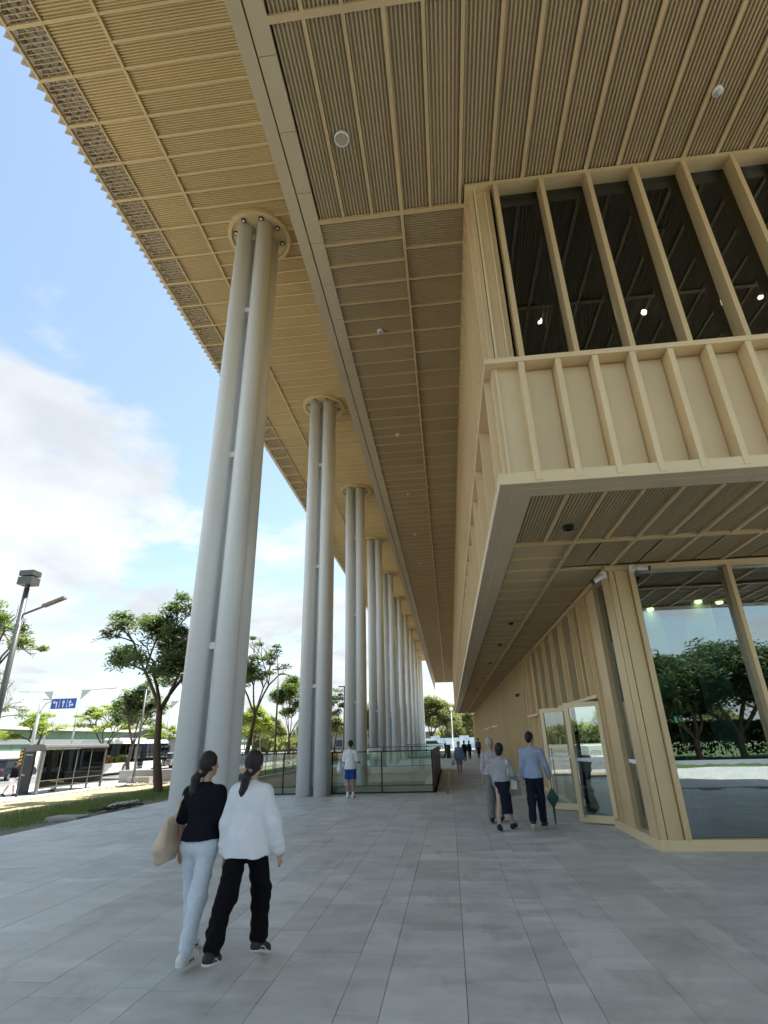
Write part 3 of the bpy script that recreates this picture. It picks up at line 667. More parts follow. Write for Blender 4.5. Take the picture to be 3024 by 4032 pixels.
# cameras, speakers, domes
def cctv(p, d, label):
    t = thing('security_camera', label, 'security camera', p)
    x, y, z = p; d = Vector(d).normalized(); q = Vector(p)
    MB().box(x - .045, x + .045, y - .045, y + .045, z - .10, z + .02).build('mounting_box', WHT, t)
    MB().tube(q + Vector((0, -.04, -.04)), q + Vector((0, -.04, -.04)) + d * .10, .018, .018, 10).build('bracket', WHT, t, smooth=True)
    b0 = q + Vector((0, -.05, -.05)) + d * .08
    MB().tube(b0, b0 + d * .19, .042, .042, 16).build('camera_body', WHT, t)
    MB().tube(b0 + d * .185, b0 + d * .225, .044, .046, 16).build('lens_hood', BLACK, t)
cctv((3.17, 10.36, 4.60), (-.8, -.1, -.45), 'white bullet security camera at pier corner pointing down to the left')
cctv((3.66, 10.20, 4.66), (.9, -.25, -.12), 'white bullet security camera at the head of the glazing pointing right')
t = thing('security_camera', 'small dark security camera on the side wall beyond the doors', 'security camera', (3.0, 24.0, 3.4))
MB().tube((3.2, 24, 3.4), (2.98, 24, 3.4), .03, .03, 10).build('bracket', WHT, t); MB().tube((3.0, 24.1, 3.38), (2.88, 23.8, 3.34), .06, .06, 12).build('camera_body', BLACK, t)
t = thing('ceiling_speaker', 'round ceiling speaker with white ring and brown grille in overhead soffit', 'speaker', (-1.07, 5.27, ZU))
MB().lathe((-1.07, 5.27, ZU), [(.115, .03), (.118, -.012), (.100, -.014), (.096, .02)], 36).build('ring', WHT, t)
MB().lathe((-1.07, 5.27, ZU), [(.001, -.004), (.094, -.004), (.096, .03)], 32).build('grille', LATT, t)
for k, (x, y) in enumerate(((-.98, 9.61), (-.97, 14.21), (-.95, 18.58), (-.96, 22.99), (-.95, 27.36), (4.59, 5.31))):
    lab = ['white dome sensor in soffit nearest the round ceiling speaker', 'second white dome sensor along the soffit strip from the near end', 'third white dome sensor along the soffit strip from the near end', 'fourth white dome sensor along the soffit strip from the near end', 'farthest white dome sensor along the soffit strip', 'white dome sensor in dark soffit above the upper windows'][k]
    t = thing('dome_sensor', lab, 'sensor', (x, y, ZU), 'dome sensors in the soffit')
    MB().lathe((x, y, ZU - .02), [(.075, .05), (.075, 0), (.05, -.005)], 20).build('collar', WHT, t)
    MB().lathe((x, y, ZU - .02), [(.05, -.0), (.045, -.03), (.028, -.05), (.001, -.058)], 16).build('dome', mat('dome_grey', (.45, .45, .43), .2), t, smooth=True)

# ------------------------------------------------------------------ roof canopy (z = 16.45)
roof = thing('roof_canopy', 'wide overhanging metal roof canopy with folded white edge carried by white columns', 'canopy', (-5, 11, ZR))
RY0, RY1 = -13.0, 110.0
nb = int((RY1 - RY0) / 1.04); yb0 = 5.62 - 1.04 * int((5.62 - RY0) / 1.04)
girder = MB().box(-8.75, -6.62, -.035, .035, 0, .10).mesh('roof_girder', ROOFS)
halfr = MB().box(-6.60, -2.3, -.03, .03, 0, .08).mesh('roof_rib', ROOFS)
pB = corr_mesh('roof_panel', 1.25, 1.04 - .07, .065, .035, ROOFS); pC = corr_mesh('roof_panel', 4.3, .52 - .06, .058, .035, ROOFS)
grid = MB()
for k in range(10): grid.box(0, .80, .03 + k*.1, .044 + k*.1, 0, .02)
grid = grid.mesh('grille_slats', ROOFS)
lat = MB()
for k in range(-2, 5):
    for s in (1, -1):
        pts = []
        y0 = k * .26
        t0, t1 = 0.0, .78
        ya, yb = (y0, y0 + .78 * 1.1) if s == 1 else (y0 + .78 * 1.1, y0)
        # clip to bay
        def cl(xa, ya, xb, yb):
            d = yb - ya
            ts = [0, 1]
            if d: 
                ta, tb = sorted(((0 - ya) / d, (1.03 - ya) / d)); ts = [max(0, ta), min(1, tb)]
            if ts[0] >= ts[1]: return None
            return (xa + (xb-xa)*ts[0], ya + d*ts[0]), (xa + (xb-xa)*ts[1], ya + d*ts[1])
        q = cl(t0, ya, t1, yb)
        if q: lat.obox((q[0][0], q[0][1], .16 + .03 * s), (q[1][0], q[1][1], .16 + .03 * s), .10, .03)
lat = lat.mesh('lattice', LATT)
fold = MB()
for k in range(4):
    y0 = k * .26
    a, b, c = (-8.755, y0), (-8.95, y0 + .13), (-8.755, y0 + .26)
    for p, q in ((a, b), (b, c)):
        fold.quad((p[0], p[1], 0), (q[0], q[1], 0), (q[0], q[1], 2.6), (p[0], p[1], 2.6))
        fold.quad((p[0] + .03, p[1], 0), (q[0] + .03, q[1], 0), (q[0] + .03, q[1], 2.6), (p[0] + .03, p[1], 2.6))
        fold.quad((p[0], p[1], 0), (q[0], q[1], 0), (q[0] + .03, q[1], 0), (p[0] + .03, p[1], 0))
fold = fold.mesh('fascia_fold', FASC)
for k in range(nb):
    y = yb0 + 1.04 * k
    put('fascia_fold', fold, roof, (0, y, ZR + .02))
    put('roof_girder', girder, roof, (0, y, ZR))
    if 0 < y < 66:
        put('grille_slats', grid, roof, (-8.73, y, ZR + .05)); put('lattice', lat, roof, (-8.73, y + .005, ZR + .05))
        put('roof_panel', pB, roof, (-7.89, y + .035, ZR + .045))
        for h_ in (0, .52):
            put('roof_rib', halfr, roof, (0, y + h_, ZR)); put('roof_panel', pC, roof, (-6.60, y + h_ + .03, ZR + .045))
fr = MB(); sl = MB()
for k in range(nb):
    y = yb0 + 1.04 * k
    if not (0 < y < 66):
        for h_ in (0, .52): fr.box(-6.60, -2.3, y + h_ - .03, y + h_ + .03, ZR, ZR + .07)
        for j in range(15): sl.box(-8.73, -7.93, y + .03 + j*.066, y + .055 + j*.066, ZR + .05, ZR + .07)
fr.build('roof_ribs_far', ROOFS, roof, kind='stuff', fix=False); sl.build('grille_slats_far', ROOFS, roof, kind='stuff', fix=False)
MB().box(-6.65, -6.58, RY0, RY1, ZR - .008, ZR + .09).build('roof_purlin', ROOFS, roof)
MB().box(-7.93, -7.89, RY0, RY1, ZR - .006, ZR + .12).build('roof_purlin', ROOFS, roof)
MB().box(-8.77, -8.72, RY0, RY1, ZR - .004, ZR + .10).build('roof_edge_bar', ROOFS, roof)
MB().box(-7.95, -2.2, RY0, RY1, ZR + .13, ZR + .15).build('roof_deck', DARK, roof)
MB().box(-7.95, -2.3, RY0, 0.6, ZR + .06, ZR + .08).box(-7.95, -2.3, 66, RY1, ZR + .06, ZR + .08).box(-2.3, 14.5, RY0, -1.4, ZR + .03, ZR + .08).box(-2.3, 14.5, YF - .1, RY1, ZR + .03, ZR + .08).build('roof_soffit_sheet', ROOFS, roof)
MB().box(-8.0, 14.5, RY0, RY1, ZR + 2.55, ZR + 2.65).build('roof_slab', CONC, roof)
MB().box(-7.97, -7.93, RY0, RY1, ZR + .1, ZR + 2.55).build('roof_inner_fascia', FASC, roof)
MB().box(-8.76, -8.0, RY0, RY1, ZR + 2.57, ZR + 2.58).build('added_diffuser', translucent('diffuser_sheet', (.8, .8, .78)), roof)  # added unseen sheet scattering sunlight down for a whitish glow in the grille
MB().box(-8.75, 14.5, RY0, RY0 + .1, ZR, ZR + 2.6).build('roof_end_fascia', FASC, roof)

# ------------------------------------------------------------------ columns
LENS = emis('small_downlight', (.9, .9, .86), .25)
ord_ = ['nearest', 'second', 'third', 'fourth', 'fifth', 'sixth', 'seventh', 'eighth', 'ninth', 'tenth', 'eleventh']
def column(x, y, z0, label):
    t = thing('column_cluster', label, 'column', (x, y, z0), 'white four-tube columns carrying the roof')
    for dx in (-.31, .31):
        for dy in (-.31, .31):
            put('tube', TUBE if z0 == 0 else TUBE2, t, (x + dx, y + dy, z0))
    for z in (3.68, 8.38, 13.1):
        o = MB()
        for dx, dy, ax in ((0, -.31, 'x'), (0, .31, 'x'), (-.31, 0, 'y'), (.31, 0, 'y')):
            if ax == 'x': o.box(x - .09, x + .09, y + dy - .02, y + dy + .04, z - .07, z + .07)
            else: o.box(x + dx - .05, x + dx + .05, y - .10, y + .10, z - .10, z + .10)
        o.build('spacer_collar', WHITE, t)
    put('drain_pipe', PIPE if z0 == 0 else PIPE2, t, (x - .02, y - .10, z0))
    put('ceiling_disc', DISC, t, (x, y + .05, 0)); put('disc_rim', RIM, t, (x, y + .05, 0))
    for k in range(8):
        a = RAD(22.5 + 45 * k); put('disc_light', DL, t, (x + .72 * math.cos(a), y + .05 + .72 * math.sin(a), 0))
    return t
TUBE = MB().tube((0, 0, 0), (0, 0, 16.42), .245, .238, 40).mesh('tube', WHITE, True); TUBE2 = MB().tube((0, 0, 0), (0, 0, 20.92), .245, .238, 40).mesh('tube', WHITE, True)
PIPE = MB().tube((0, 0, 0.3), (0, 0, 16.3), .05, .05, 10).mesh('drain_pipe', WHITE, True); PIPE2 = MB().tube((0, 0, .3), (0, 0, 20.8), .05, .05, 10).mesh('drain_pipe', WHITE, True)
DISC = MB().lathe((0, 0, 16.39), [(.001, .03), (.84, .03), (.84, .0)], 48).mesh('ceiling_disc', ROOFS)
RIM = MB().lathe((0, 0, 16.37), [(.845, .06), (.85, -.01), (.965, -.01), (.97, .16)], 56).mesh('disc_rim', ROOFS)
DL = MB().lathe((0, 0, 16.37), [(.075, .045), (.078, .012), (.05, .01)], 16)
DL = DL.mesh('disc_light', BLACK); 
DL2 = MB().lathe((0, 0, 16.36), [(.001, 0), (.035, .004), (.05, .03)], 14).mesh('lens', WHT)
for n_ in range(11):
    yc = 11.44 + 9.36 * n_
    t = column(-4.93, yc, -4.5 if n_ in (2, 6, 7) else 0, f'{ord_[n_]} white four-tube column of the row from the camera' if n_ else 'nearest and tallest white four-tube column behind the two women')
    if n_ < 4:
        for d_ in [c for c in t.children if c.name.startswith('disc_light')]:
            o = put('lens', DL2, d_); o.matrix_parent_inverse = Matrix.Identity(4)

# ------------------------------------------------------------------ sunken courts with glass balustrades
CREAM = mat('cream_stone', (.72, .62, .44), .7, 0, .06, 2)
def court(y0, y1, label):
    t = thing('sunken_court', label, 'court', (-5, y0, 0))
    x0, x1 = -9.9, -.72
    MB().box(x0, x1, y0 + .06, y0 + .36, -4.5, .21).build('kerb_wall', CREAM, t); MB().box(x0, x1, y1 - .36, y1 - .06, -4.5, .21).build('kerb_wall', CREAM, t)
    MB().box(x1 - .34, x1 - .05, y0 + .37, y1 - .37, -4.5, .21).build('kerb_wall', CREAM, t); MB().box(x0, x0 + .3, y0 + .37, y1 - .37, -4.5, .21).build('kerb_wall', CREAM, t)
    k = x0 + .4
    while k < x1 - .6:
        MB().box(k, k + 1.1, y1 - .42, y1 - .365, -4.3, -.16).build('wall_panel', CREAM, t); k += 1.16
    MB().box(x0, x1, y0 + .06, y1, -4.7, -4.5).build('court_floor', CONC, t)
    MB().box(x0 + .3, x1 - .34, y1 - .50, y1 - .365, -.15, .2).build('coping_beam', CREAM, t)
    return t
def rail(p0, p1, label, step=1.93, dark=False, h=1.37, z=0):
    t = thing('glass_railing', label, 'railing', (*p0, z), 'balustrades around the sunken courts')
    a, b = Vector((*p0, z)), Vector((*p1, z)); n_ = max(1, round((b - a).length / step)); up = Vector((0, 0, 1))
    MB().obox(a + up * h, b + up * h, .055, .04).build('handrail', BLACK, t)
    MB().obox(a + up * .24, b + up * .24, .03, .03).build('lower_rail', BLACK, t); MB().obox(a + up * .02, b + up * .02, .05, .04).build('base_rail', BLACK, t)
    for k in range(n_):
        q0, q1 = a.lerp(b, k / n_), a.lerp(b, (k + 1) / n_); d = (q1 - q0).normalized()
        MB().obox(q0 + up * .0 + d * .02, q0 + up * h + d * .02, .022, .05).build('post', BLACK, t)
        g0, g1 = q0 + d * .05, q1 - d * .03
        m_ = MB(); m_.obox(g0 + up * .12, g1 + up * .12, .012, .2); m_.obox(g0 + up * (.26 + (h - .28) / 2), g1 + up * (.26 + (h - .28) / 2), .012, h - .30)
        m_.build('glass_panel', DKG if dark else GRAIL, t)
    return t
DKG = mat('dark_tinted_panel', (.015, .018, .024), .25)
court(21.45, 38.0, 'sunken court lined with cream panels beyond the front glass railing')
court(61.5, 86.5, 'farther sunken court with cream kerb beside the walkway')
rail((-9.95, 21.42), (-.72, 21.42), 'near glass railing across the front of the sunken court')
rail((-.70, 21.46), (-.70, 38.0), 'dark tinted railing side running along the walkway', 1.6, True)
rail((-9.93, 21.5), (-9.93, 38.0), 'glass railing side of the court nearest the grass verge')
rail((-9.9, 38.02), (-.72, 38.02), 'back glass railing across the far side of the near court')
rail((-9.95, 61.45), (-.72, 61.45), 'glass railing across the front of the farther court')
rail((-.62, 61.5), (-.62, 86.5), 'dark railing side of the farther court along the walkway', 2.5, True)
MB().obox((-.70, 21.46, 1.40), (-.70, 38.0, 1.40), .07, .012).build('handrail_cap', STEEL, bpy.data.objects['glass_railing.001'])

# ------------------------------------------------------------------ trees
BARK = mat('bark', (.13, .095, .07), .9, 0, .2, 6, .6, 25)
LF_D = leafmat('leaf_dark', (.075, .105, .055), (.15, .19, .09), .5)
LF_M = leafmat('leaf_mid', (.09, .135, .04), (.17, .22, .07), .45)
LF_Y = leafmat('leaf_yellow', (.19, .25, .05), (.33, .36, .08), .5)
LF_O = leafmat('leaf_olive', (.13, .15, .06), (.24, .24, .11), .45)
def tree(name, label, base, H, rad, leaf, seed, trunk_h=.38, r0=.16, lean=(0, 0), clumps=46, per=120, ls=.11, group=None, flat=.45, forks=3, cat='tree', clump_r=.62, bare=0.0, top_bias=1.0):
    rr = np.random.default_rng(seed); rn = random.Random(seed)
    t = thing(name, label, cat, base, group)
    tips = []; mb = MB(); bx, by, bz = base
    def branch(p, d, L_, r, lvl):
        n_ = 3; q = Vector(p); dd = Vector(d)
        for k in range(n_):
            dd = (dd + Vector((rn.gauss(0, .13), rn.gauss(0, .13), rn.gauss(.03, .07)))).normalized()
            q2 = q + dd * (L_ / n_); mb.tube(q, q2, r * (1 - .22*k/n_), r * (1 - .22*(k+1)/n_), 7 if lvl < 2 else 5, False); q = q2
            if lvl >= 2: tips.append((q.copy(), lvl))
        if lvl >= 4: tips.append((q.copy(), 5)); return
        for k in range(forks if lvl else forks + 1):
            a = rn.uniform(0, 6.28); spread = rn.uniform(.45, .95)
            nd = (dd + Vector((math.cos(a), math.sin(a), rn.uniform(-.15, .35))) * spread).normalized()
            branch(q, nd, L_ * rn.uniform(.6, .85), r * .62, lvl + 1)
    top = Vector((bx + lean[0], by + lean[1], bz + H * trunk_h)); m0 = Vector((bx, by, bz)).lerp(top, .5) + Vector((rn.gauss(0, .12), rn.gauss(0, .12), 0))
    mb.tube((bx, by, bz - .2), m0, r0 * 1.25, r0, 10, False).tube(m0, top, r0, r0 * .85, 10, False)
    Lb = (H - H * trunk_h) * .36
    for k in range(forks + 1):
        a = 6.28 * k / (forks + 1) + rn.uniform(-.4, .4); branch(top, Vector((math.cos(a) * .6, math.sin(a) * .6, 1)).normalized(), Lb, r0 * .55, 1)
    V = np.array(mb.v); c0 = np.array([top.x, top.y, top.z])
    # squeeze the skeleton into the crown's height and radius
    up = V[:, 2] > top.z; tp = np.array([list(q) for q, l in tips])
    ext = np.percentile(np.hypot(tp[:, 0] - c0[0], tp[:, 1] - c0[1]), 96); hh = tp[:, 2].max() - top.z
    sx = rad / max(ext, .1); sz = (H - H * trunk_h - .2) / max(hh, .1)
    def sq(P):
        P = P.copy(); k = P[:, 2] > top.z; P[:, 0] = np.where(k, c0[0] + (P[:, 0] - c0[0]) * sx, P[:, 0]); P[:, 1] = np.where(k, c0[1] + (P[:, 1] - c0[1]) * sx, P[:, 1]); P[:, 2] = np.where(k, c0[2] + (P[:, 2] - c0[2]) * sz, P[:, 2]); return P
    def dome(P):
        q = np.clip(np.hypot(P[:, 0] - c0[0], P[:, 1] - c0[1]) / rad, 0, 1.2); zz_ = np.clip((P[:, 2] - top.z) / max(H - H * trunk_h, .1), 0, 1)
        P[:, 2] -= .42 * (H - H * trunk_h) * q ** 2 * zz_; return P
    mb.v = [tuple(v) for v in dome(sq(V))]; tp = dome(sq(tp))
    mb.build('trunk', BARK, t, True, fix=False)
    idx = rr.choice(len(tp), min(clumps, len(tp)), replace=False) if bare < 1 else []
    C = tp[idx]; K = len(C); n_ = K * per
    cr_ = clump_r * rr.uniform(.6, 1.25, K)
    ci = np.repeat(np.arange(K), per); u = rr.normal(size=(n_, 3)); u /= np.linalg.norm(u, axis=1)[:, None]; u *= (rr.random(n_) ** .45)[:, None]
    P = C[ci] + u * cr_[ci][:, None] * np.array([1, 1, flat]) + np.array([0, 0, .05])
    s = ls * rr.uniform(.6, 1.3, n_)
    th = rr.uniform(0, 6.28, n_); ax = np.c_[np.cos(th), np.sin(th), rr.normal(-.15, .35, n_)]; ax /= np.linalg.norm(ax, axis=1)[:, None]
    bx2 = np.cross(ax, np.c_[rr.normal(0, .35, n_), rr.normal(0, .35, n_), np.ones(n_)]); bx2 /= np.linalg.norm(bx2, axis=1)[:, None]
    a_, b_ = ax * s[:, None], bx2 * (s * .38)[:, None]
    Q = np.empty((n_, 4, 3)); Q[:, 0] = P - a_; Q[:, 1] = P - b_; Q[:, 2] = P + a_; Q[:, 3] = P + b_
    put('crown', np_mesh('crown', Q.reshape(-1, 3), np.arange(4 * n_).reshape(-1, 4), leaf), t)
    return t
def put_tree(src, label, loc, rz, s, group=None):
    c = copy_tree(src); c.location = loc; c.rotation_euler.z = rz; c.scale = (s, s, s); c['label'] = label
    if group: c['group'] = group
    return c
GV = 'street trees beyond the verge'
tA = tree('feathery_tree', 'tall feathery dark green tree left of the nearest column', (-13.1, 25.5, -.17), 9.5, 3.9, LF_D, 11, .36, .17, (-.5, 0), 100, 190, .12, GV, .55, 3, clump_r=.72)
tree('feathery_tree', 'leaning slender tree just behind the tall feathery tree', (-14.6, 29.8, -.3), 8.2, 2.2, LF_D, 12, .40, .14, (.9, 0), 40, 120, .12, GV)
tB = tree('sparse_tree', 'sparse tree with bare arching branches between the first two columns', (-15.4, 42, -.25), 10.2, 3.2, LF_D, 13, .40, .17, (.7, 0), 34, 110, .14, GV, .4, 3, clump_r=.6)
tree('leafy_tree', 'dark leafy tree hanging behind the right edge of the nearest column', (-16.6, 38.5, -.4), 10.0, 2.2, LF_D, 14, .45, .13, (.2, 0), 40, 130, .14, GV)
tree('leafy_tree', 'bushy tree standing left of the second column', (-17.0, 60, -.5), 9.4, 2.8, LF_M, 15, .30, .16, (0, 0), 70, 150, .17, GV, .6, clump_r=.8)
tree('young_tree', 'small yellow green tree right of the black lamp post between the columns', (-19.4, 56, -.5), 6.4, 1.9, LF_Y, 16, .25, .1, (0, 0), 46, 130, .15, GV, .7)
tree('young_tree', 'thin young tree showing between the second and third columns', (-13.9, 70, -.3), 8.8, 1.6, LF_D, 17, .35, .1, (0, 0), 30, 90, .16, GV)
tC = tree('leafy_tree', 'yellow green bushy tree low between the second and third columns', (-17.2, 80, -.3), 6.6, 2.7, LF_O, 18, .25, .14, (0, 0), 70, 150, .2, GV, .7, clump_r=.9)
tree('leafy_tree', 'dark round tree behind the bus and the tall street lamp', (-26.5, 46, -.5), 7.7, 2.5, LF_D, 19, .30, .14, (0, 0), 70, 150, .15, GV, .7, clump_r=.7)
tD = tree('street_tree', 'yellow green tree with layered branches by the blue lane sign', (-31.5, 50, -.5), 6.7, 3.2, LF_Y, 20, .32, .12, (0, 0), 52, 120, .13, 'yellow green street trees across the road', .3, 3, clump_r=.6)
tE = tree('street_tree', 'yellow green tree left of the lane sign pole', (-38.4, 50, -.5), 5.9, 2.9, LF_Y, 21, .36, .12, (0, 0), 50, 120, .13, 'yellow green street trees across the road', .4, 3, clump_r=.6)
put_tree(tD, 'small yellow green tree above the middle of the bus roof', (-33.4, 64, -.5), 2.1, .78)
put_tree(tE, 'yellow green tree at the left edge behind the dark car', (-47.5, 54, -.5), 1.0, .9)
tF = tree('leafy_tree', 'tree with pale green crown behind the tall lamp at the left edge', (-22.3, 26, -.5), 9.8, 2.0, LF_M, 22, .62, .12, (-.9, 0), 20, 130, .13, GV, .5, clump_r=.6)
tree('bare_tree', 'nearly bare thin tree at the left edge beside the tall lamp', (-27.5, 30.5, -.5), 7.4, 2.2, LF_M, 23, .35, .09, (.3, 0), 8, 60, .12, GV, .5, clump_r=.45)
# dense row far beyond the columns and at the end of the walkway
fg = 'far trees beyond the columns'
spots = [(-12.0, 96, 1.25, 'far olive tree seen between the third and fourth columns'), (-14.5, 104, 1.35, 'far olive tree just left of the third column top rail'), (-22, 92, 1.1, 'far olive tree behind the second column'), (-27, 84, 1.0, 'far olive tree left of the second column'), (-9.8, 118, 1.3, 'far olive tree behind the farthest columns')]
for k, (x, y, s, lab) in enumerate(spots): put_tree(tC, lab, (x, y, -.3), k * 1.3, s, fg)
tG = tree('leafy_tree', 'large pale green tree at the end of the walkway right of the last column', (-4.2, 128, 0), 11.5, 4.6, LF_O, 31, .18, .25, (0, 0), 110, 150, .3, 'trees closing the far end of the walkway', .7, clump_r=1.3)
put_tree(tG, 'pale green tree directly above the painted hoarding', (-1.2, 127, 0), 2.6, .88); put_tree(tG, 'bushy pale tree behind the far lamp at the walkway end', (.6, 133, 0), 2, .86); put_tree(tG, 'yellowish tree just left of the far corner of the side wall', (4.8, 131, 0), 4, .72)
put_tree(tG, 'pale tree behind the last columns at the far end', (-10.5, 135, 0), 1, .9); put_tree(tG, 'pale tree at the far end seen through the middle columns', (-17, 133, 0), 3, .95)
# trees behind the camera, mirrored in the ground floor glass
mg = 'dense trees behind the camera mirrored in the glass'
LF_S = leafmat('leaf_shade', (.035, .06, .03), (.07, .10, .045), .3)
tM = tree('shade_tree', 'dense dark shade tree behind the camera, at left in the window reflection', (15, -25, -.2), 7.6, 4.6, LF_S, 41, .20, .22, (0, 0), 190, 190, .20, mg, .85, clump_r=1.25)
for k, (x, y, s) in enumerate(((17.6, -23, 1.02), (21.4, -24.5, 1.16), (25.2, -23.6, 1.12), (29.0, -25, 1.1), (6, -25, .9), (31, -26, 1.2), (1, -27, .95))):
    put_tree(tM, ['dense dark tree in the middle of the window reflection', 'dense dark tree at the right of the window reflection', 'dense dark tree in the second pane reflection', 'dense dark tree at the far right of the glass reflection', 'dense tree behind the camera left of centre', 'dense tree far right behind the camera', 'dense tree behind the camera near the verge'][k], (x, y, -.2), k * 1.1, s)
# hedges and planting
ORN = leafmat('flower_orange', (.42, .22, .05), (.55, .30, .08), .3)
def hedge(x0, x1, y0, y1, h, m, label, name='hedge', z0=-.5, dens=240):
    rr = np.random.default_rng(int(abs(x0 * 7 + y0))); n_ = int((x1 - x0) * (y1 - y0) * dens); P = np.c_[rr.uniform(x0, x1, n_), rr.uniform(y0, y1, n_), z0 + h * rr.random(n_) ** .5]
    a = rr.normal(size=(n_, 3)) * .07; b = rr.normal(size=(n_, 3)) * .07; Q = np.stack([P - a, P - b, P + a, P + b], 1)
    o = put(name, np_mesh(name, Q.reshape(-1, 3), np.arange(4*n_).reshape(-1, 4), m)); tag(o, label, 'hedge'); return o
hedge(-21, -11.5, 66, 69, .8, ORN, 'low orange flowering hedge beyond the first glass railing', z0=-.3, dens=200)
hedge(-20, -12, 71, 74, 1.0, LF_Y, 'low yellow green shrub bed beyond the orange hedge', z0=-.3, dens=160)
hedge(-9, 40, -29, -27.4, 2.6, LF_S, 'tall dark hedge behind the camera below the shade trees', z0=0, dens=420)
# far wood on the horizon
rr = np.random.default_rng(5); n_ = 110000; an = rr.uniform(-3.14, 3.14, n_); rd_ = rr.uniform(190, 230, n_); P = np.c_[np.sin(an) * rd_, np.cos(an) * rd_, np.zeros(n_)]
hgt = 5.5 + 1.8 * np.sin(an * 31) + 1.5 * np.sin(an * 73 + 1) + rr.normal(0, .5, n_); P[:, 2] = -.6 + hgt * rr.random(n_) ** .6
a = rr.normal(size=(n_, 3)) * .8; b = rr.normal(size=(n_, 3)) * .8; Q = np.stack([P - a, P - b, P + a, P + b], 1)
o = put('wood', np_mesh('wood', Q.reshape(-1, 3), np.arange(4*n_).reshape(-1, 4), LF_O), kind='stuff'); tag(o, 'far belt of trees along the horizon', 'wood')

# ------------------------------------------------------------------ far buildings
GRN = mat('green_cladding', (.17, .27, .20), .6, 0, .05, .3); PALE = mat('pale_roof', (.66, .66, .52), .6); HOARD = mat('hoarding', (.55, .58, .56), .6, 0, .08, .5)
t = thing('market_hall', 'long low green clad hall with pale roof across the road', 'building', (-64, 60, -.6))
MB().box(-90, -64, 40, 190, -.6, 4.6).build('wall', GRN, t); MB().prism([(-91, 5.5), (-63, 4.6), (-63, 5.15), (-91, 6.6)], 'y', 39, 191).build('roof', PALE, t)
MB().box(-64.06, -63.9, 40, 190, 2.6, 3.3).build('white_band', mat('band_white', (.75, .76, .72), .6), t)
for k in range(44): put('wall_rib', MB().box(-64.12, -64.0, 0, .12, -.6, 4.5).mesh('wall_rib', GRN), t, (0, 41 + k * 3.4, 0))
t = thing('site_fence', 'long pale corrugated fence across the road in front of the green hall', 'fence', (-54, 60, -.5))
for k in range(30): put('fence_panel', MB().box(-54.04, -54, .05, 3.95, -.48, 1.7).mesh('fence_panel', HOARD), t, (0, 34 + 4 * k, 0)); put('fence_post', MB().box(-54.1, -54.0, -.05, .05, -.48, 1.8).mesh('fence_post', CONC), t, (0, 34 + 4*k, 0))
t = thing('grey_house', 'small grey roofed house behind the bus at the far side of the road', 'house', (-44, 84, -.5))
MB().box(-50, -40, 82, 92, -.5, 2.8).build('wall', mat('house_wall', (.34, .30, .27), .8), t); MB().prism([(-51, 2.8), (-45, 4.3), (-39, 2.8)], 'y', 81.5, 92.5).build('roof', mat('roof_tile', (.12, .12, .12), .8), t)
for k in range(3): MB().box(-48.5 + 3*k, -47.3 + 3*k, 81.93, 81.98, .7, 1.9).build('window', BLACK, t)
t = thing('far_block', 'dark low building at the end of the walkway behind the last columns', 'building', (-10, 150, -.2))
MB().box(-30, -4, 146, 156, -.2, 3.4).build('wall', mat('block_wall', (.20, .21, .21), .8), t); MB().box(-30.5, -3.5, 145.5, 156.5, 3.4, 3.8).build('roof', mat('block_roof', (.13, .14, .15), .7), t)
for k in range(8): MB().box(-29 + 3*k, -27.4 + 3*k, 145.9, 145.96, .8, 2.3).build('window', BLACK, t)
BLU = mat('hoarding_blue', (.28, .45, .62), .6, c2=(.72, .76, .78), c2scale=.7, c2amt=1.0)
t = thing('site_hoarding', 'blue and white painted hoarding at the far end of the walkway', 'fence', (1, 122, -.2))
for k in range(9): put('hoarding_panel', MB().box(0, 1.96, 0, .06, -.1, 2.1 if k % 3 else 2.5).mesh('hoarding_panel', BLU), t, (-10 + 2 * k, 122, 0))
# parked cars far away
def car(label, loc, rz, c, group=None):
    t = thing('parked_car', label, 'car', loc, group); t.rotation_euler.z = 0
    pm = mat('car_paint', c, .25, .3, coat=.6)
    ca, sa = math.cos(rz), math.sin(rz)
    def T(mb): mb.v = [(loc[0] + x*ca - y*sa, loc[1] + x*sa + y*ca, loc[2] + z) for x, y, z in mb.v]; return mb
    body = [(-2.2, .35), (-2.25, .8), (-2.0, 1.0), (-1.0, 1.05), (-.5, 1.05), (1.3, 1.05), (2.1, .92), (2.3, .6), (2.25, .32)]
    def loft(prof, hw, inset):
        mb = MB(); n_ = len(prof)
        for s in (-1, 1):
            for x, z in prof: mb.v.append((x, s * (hw - inset * max(0, z - .7)), z))
        mb.f.append(tuple(range(n_))); mb.f.append(tuple(range(2*n_-1, n_-1, -1)))
        for k in range(n_): mb.f.append((k, n_ + k, n_ + (k+1) % n_, (k+1) % n_))
        return mb
    T(loft(body, .88, .12)).build('body', pm, t)
    T(loft([(-1.9, 1.0), (-1.55, 1.62), (.5, 1.66), (1.15, 1.03)], .86, .28)).build('windows', GDARK if False else BLACK, t)
    T(loft([(-1.62, 1.60), (-1.45, 1.70), (.35, 1.73), (.58, 1.62)], .84, .20)).build('car_roof', pm, t)
    for x in (-1.4, 1.4):
        for s in (-.82, .82):
            wh = T(MB().lathe((x, s, .34), [(.001, -.1), (.34, -.1), (.34, .1), (.001, .1)], 20, 'y')).build('wheel', BLACK, t)
            T(MB().lathe((x, s, .34), [(.001, -.108), (.20, -.104), (.20, .104), (.001, .108)], 12, 'y')).build('rim', STEEL, wh)
    for s in (-.6, .6):
        T(MB().box(2.2, 2.31, s - .18, s + .18, .65, .80)).build('headlight', WHT, t); T(MB().box(-2.28, -2.18, s - .15, s + .15, .75, .92)).build('tail_light', mat('red_lamp', (.4, .02, .02), .3), t)
    return t
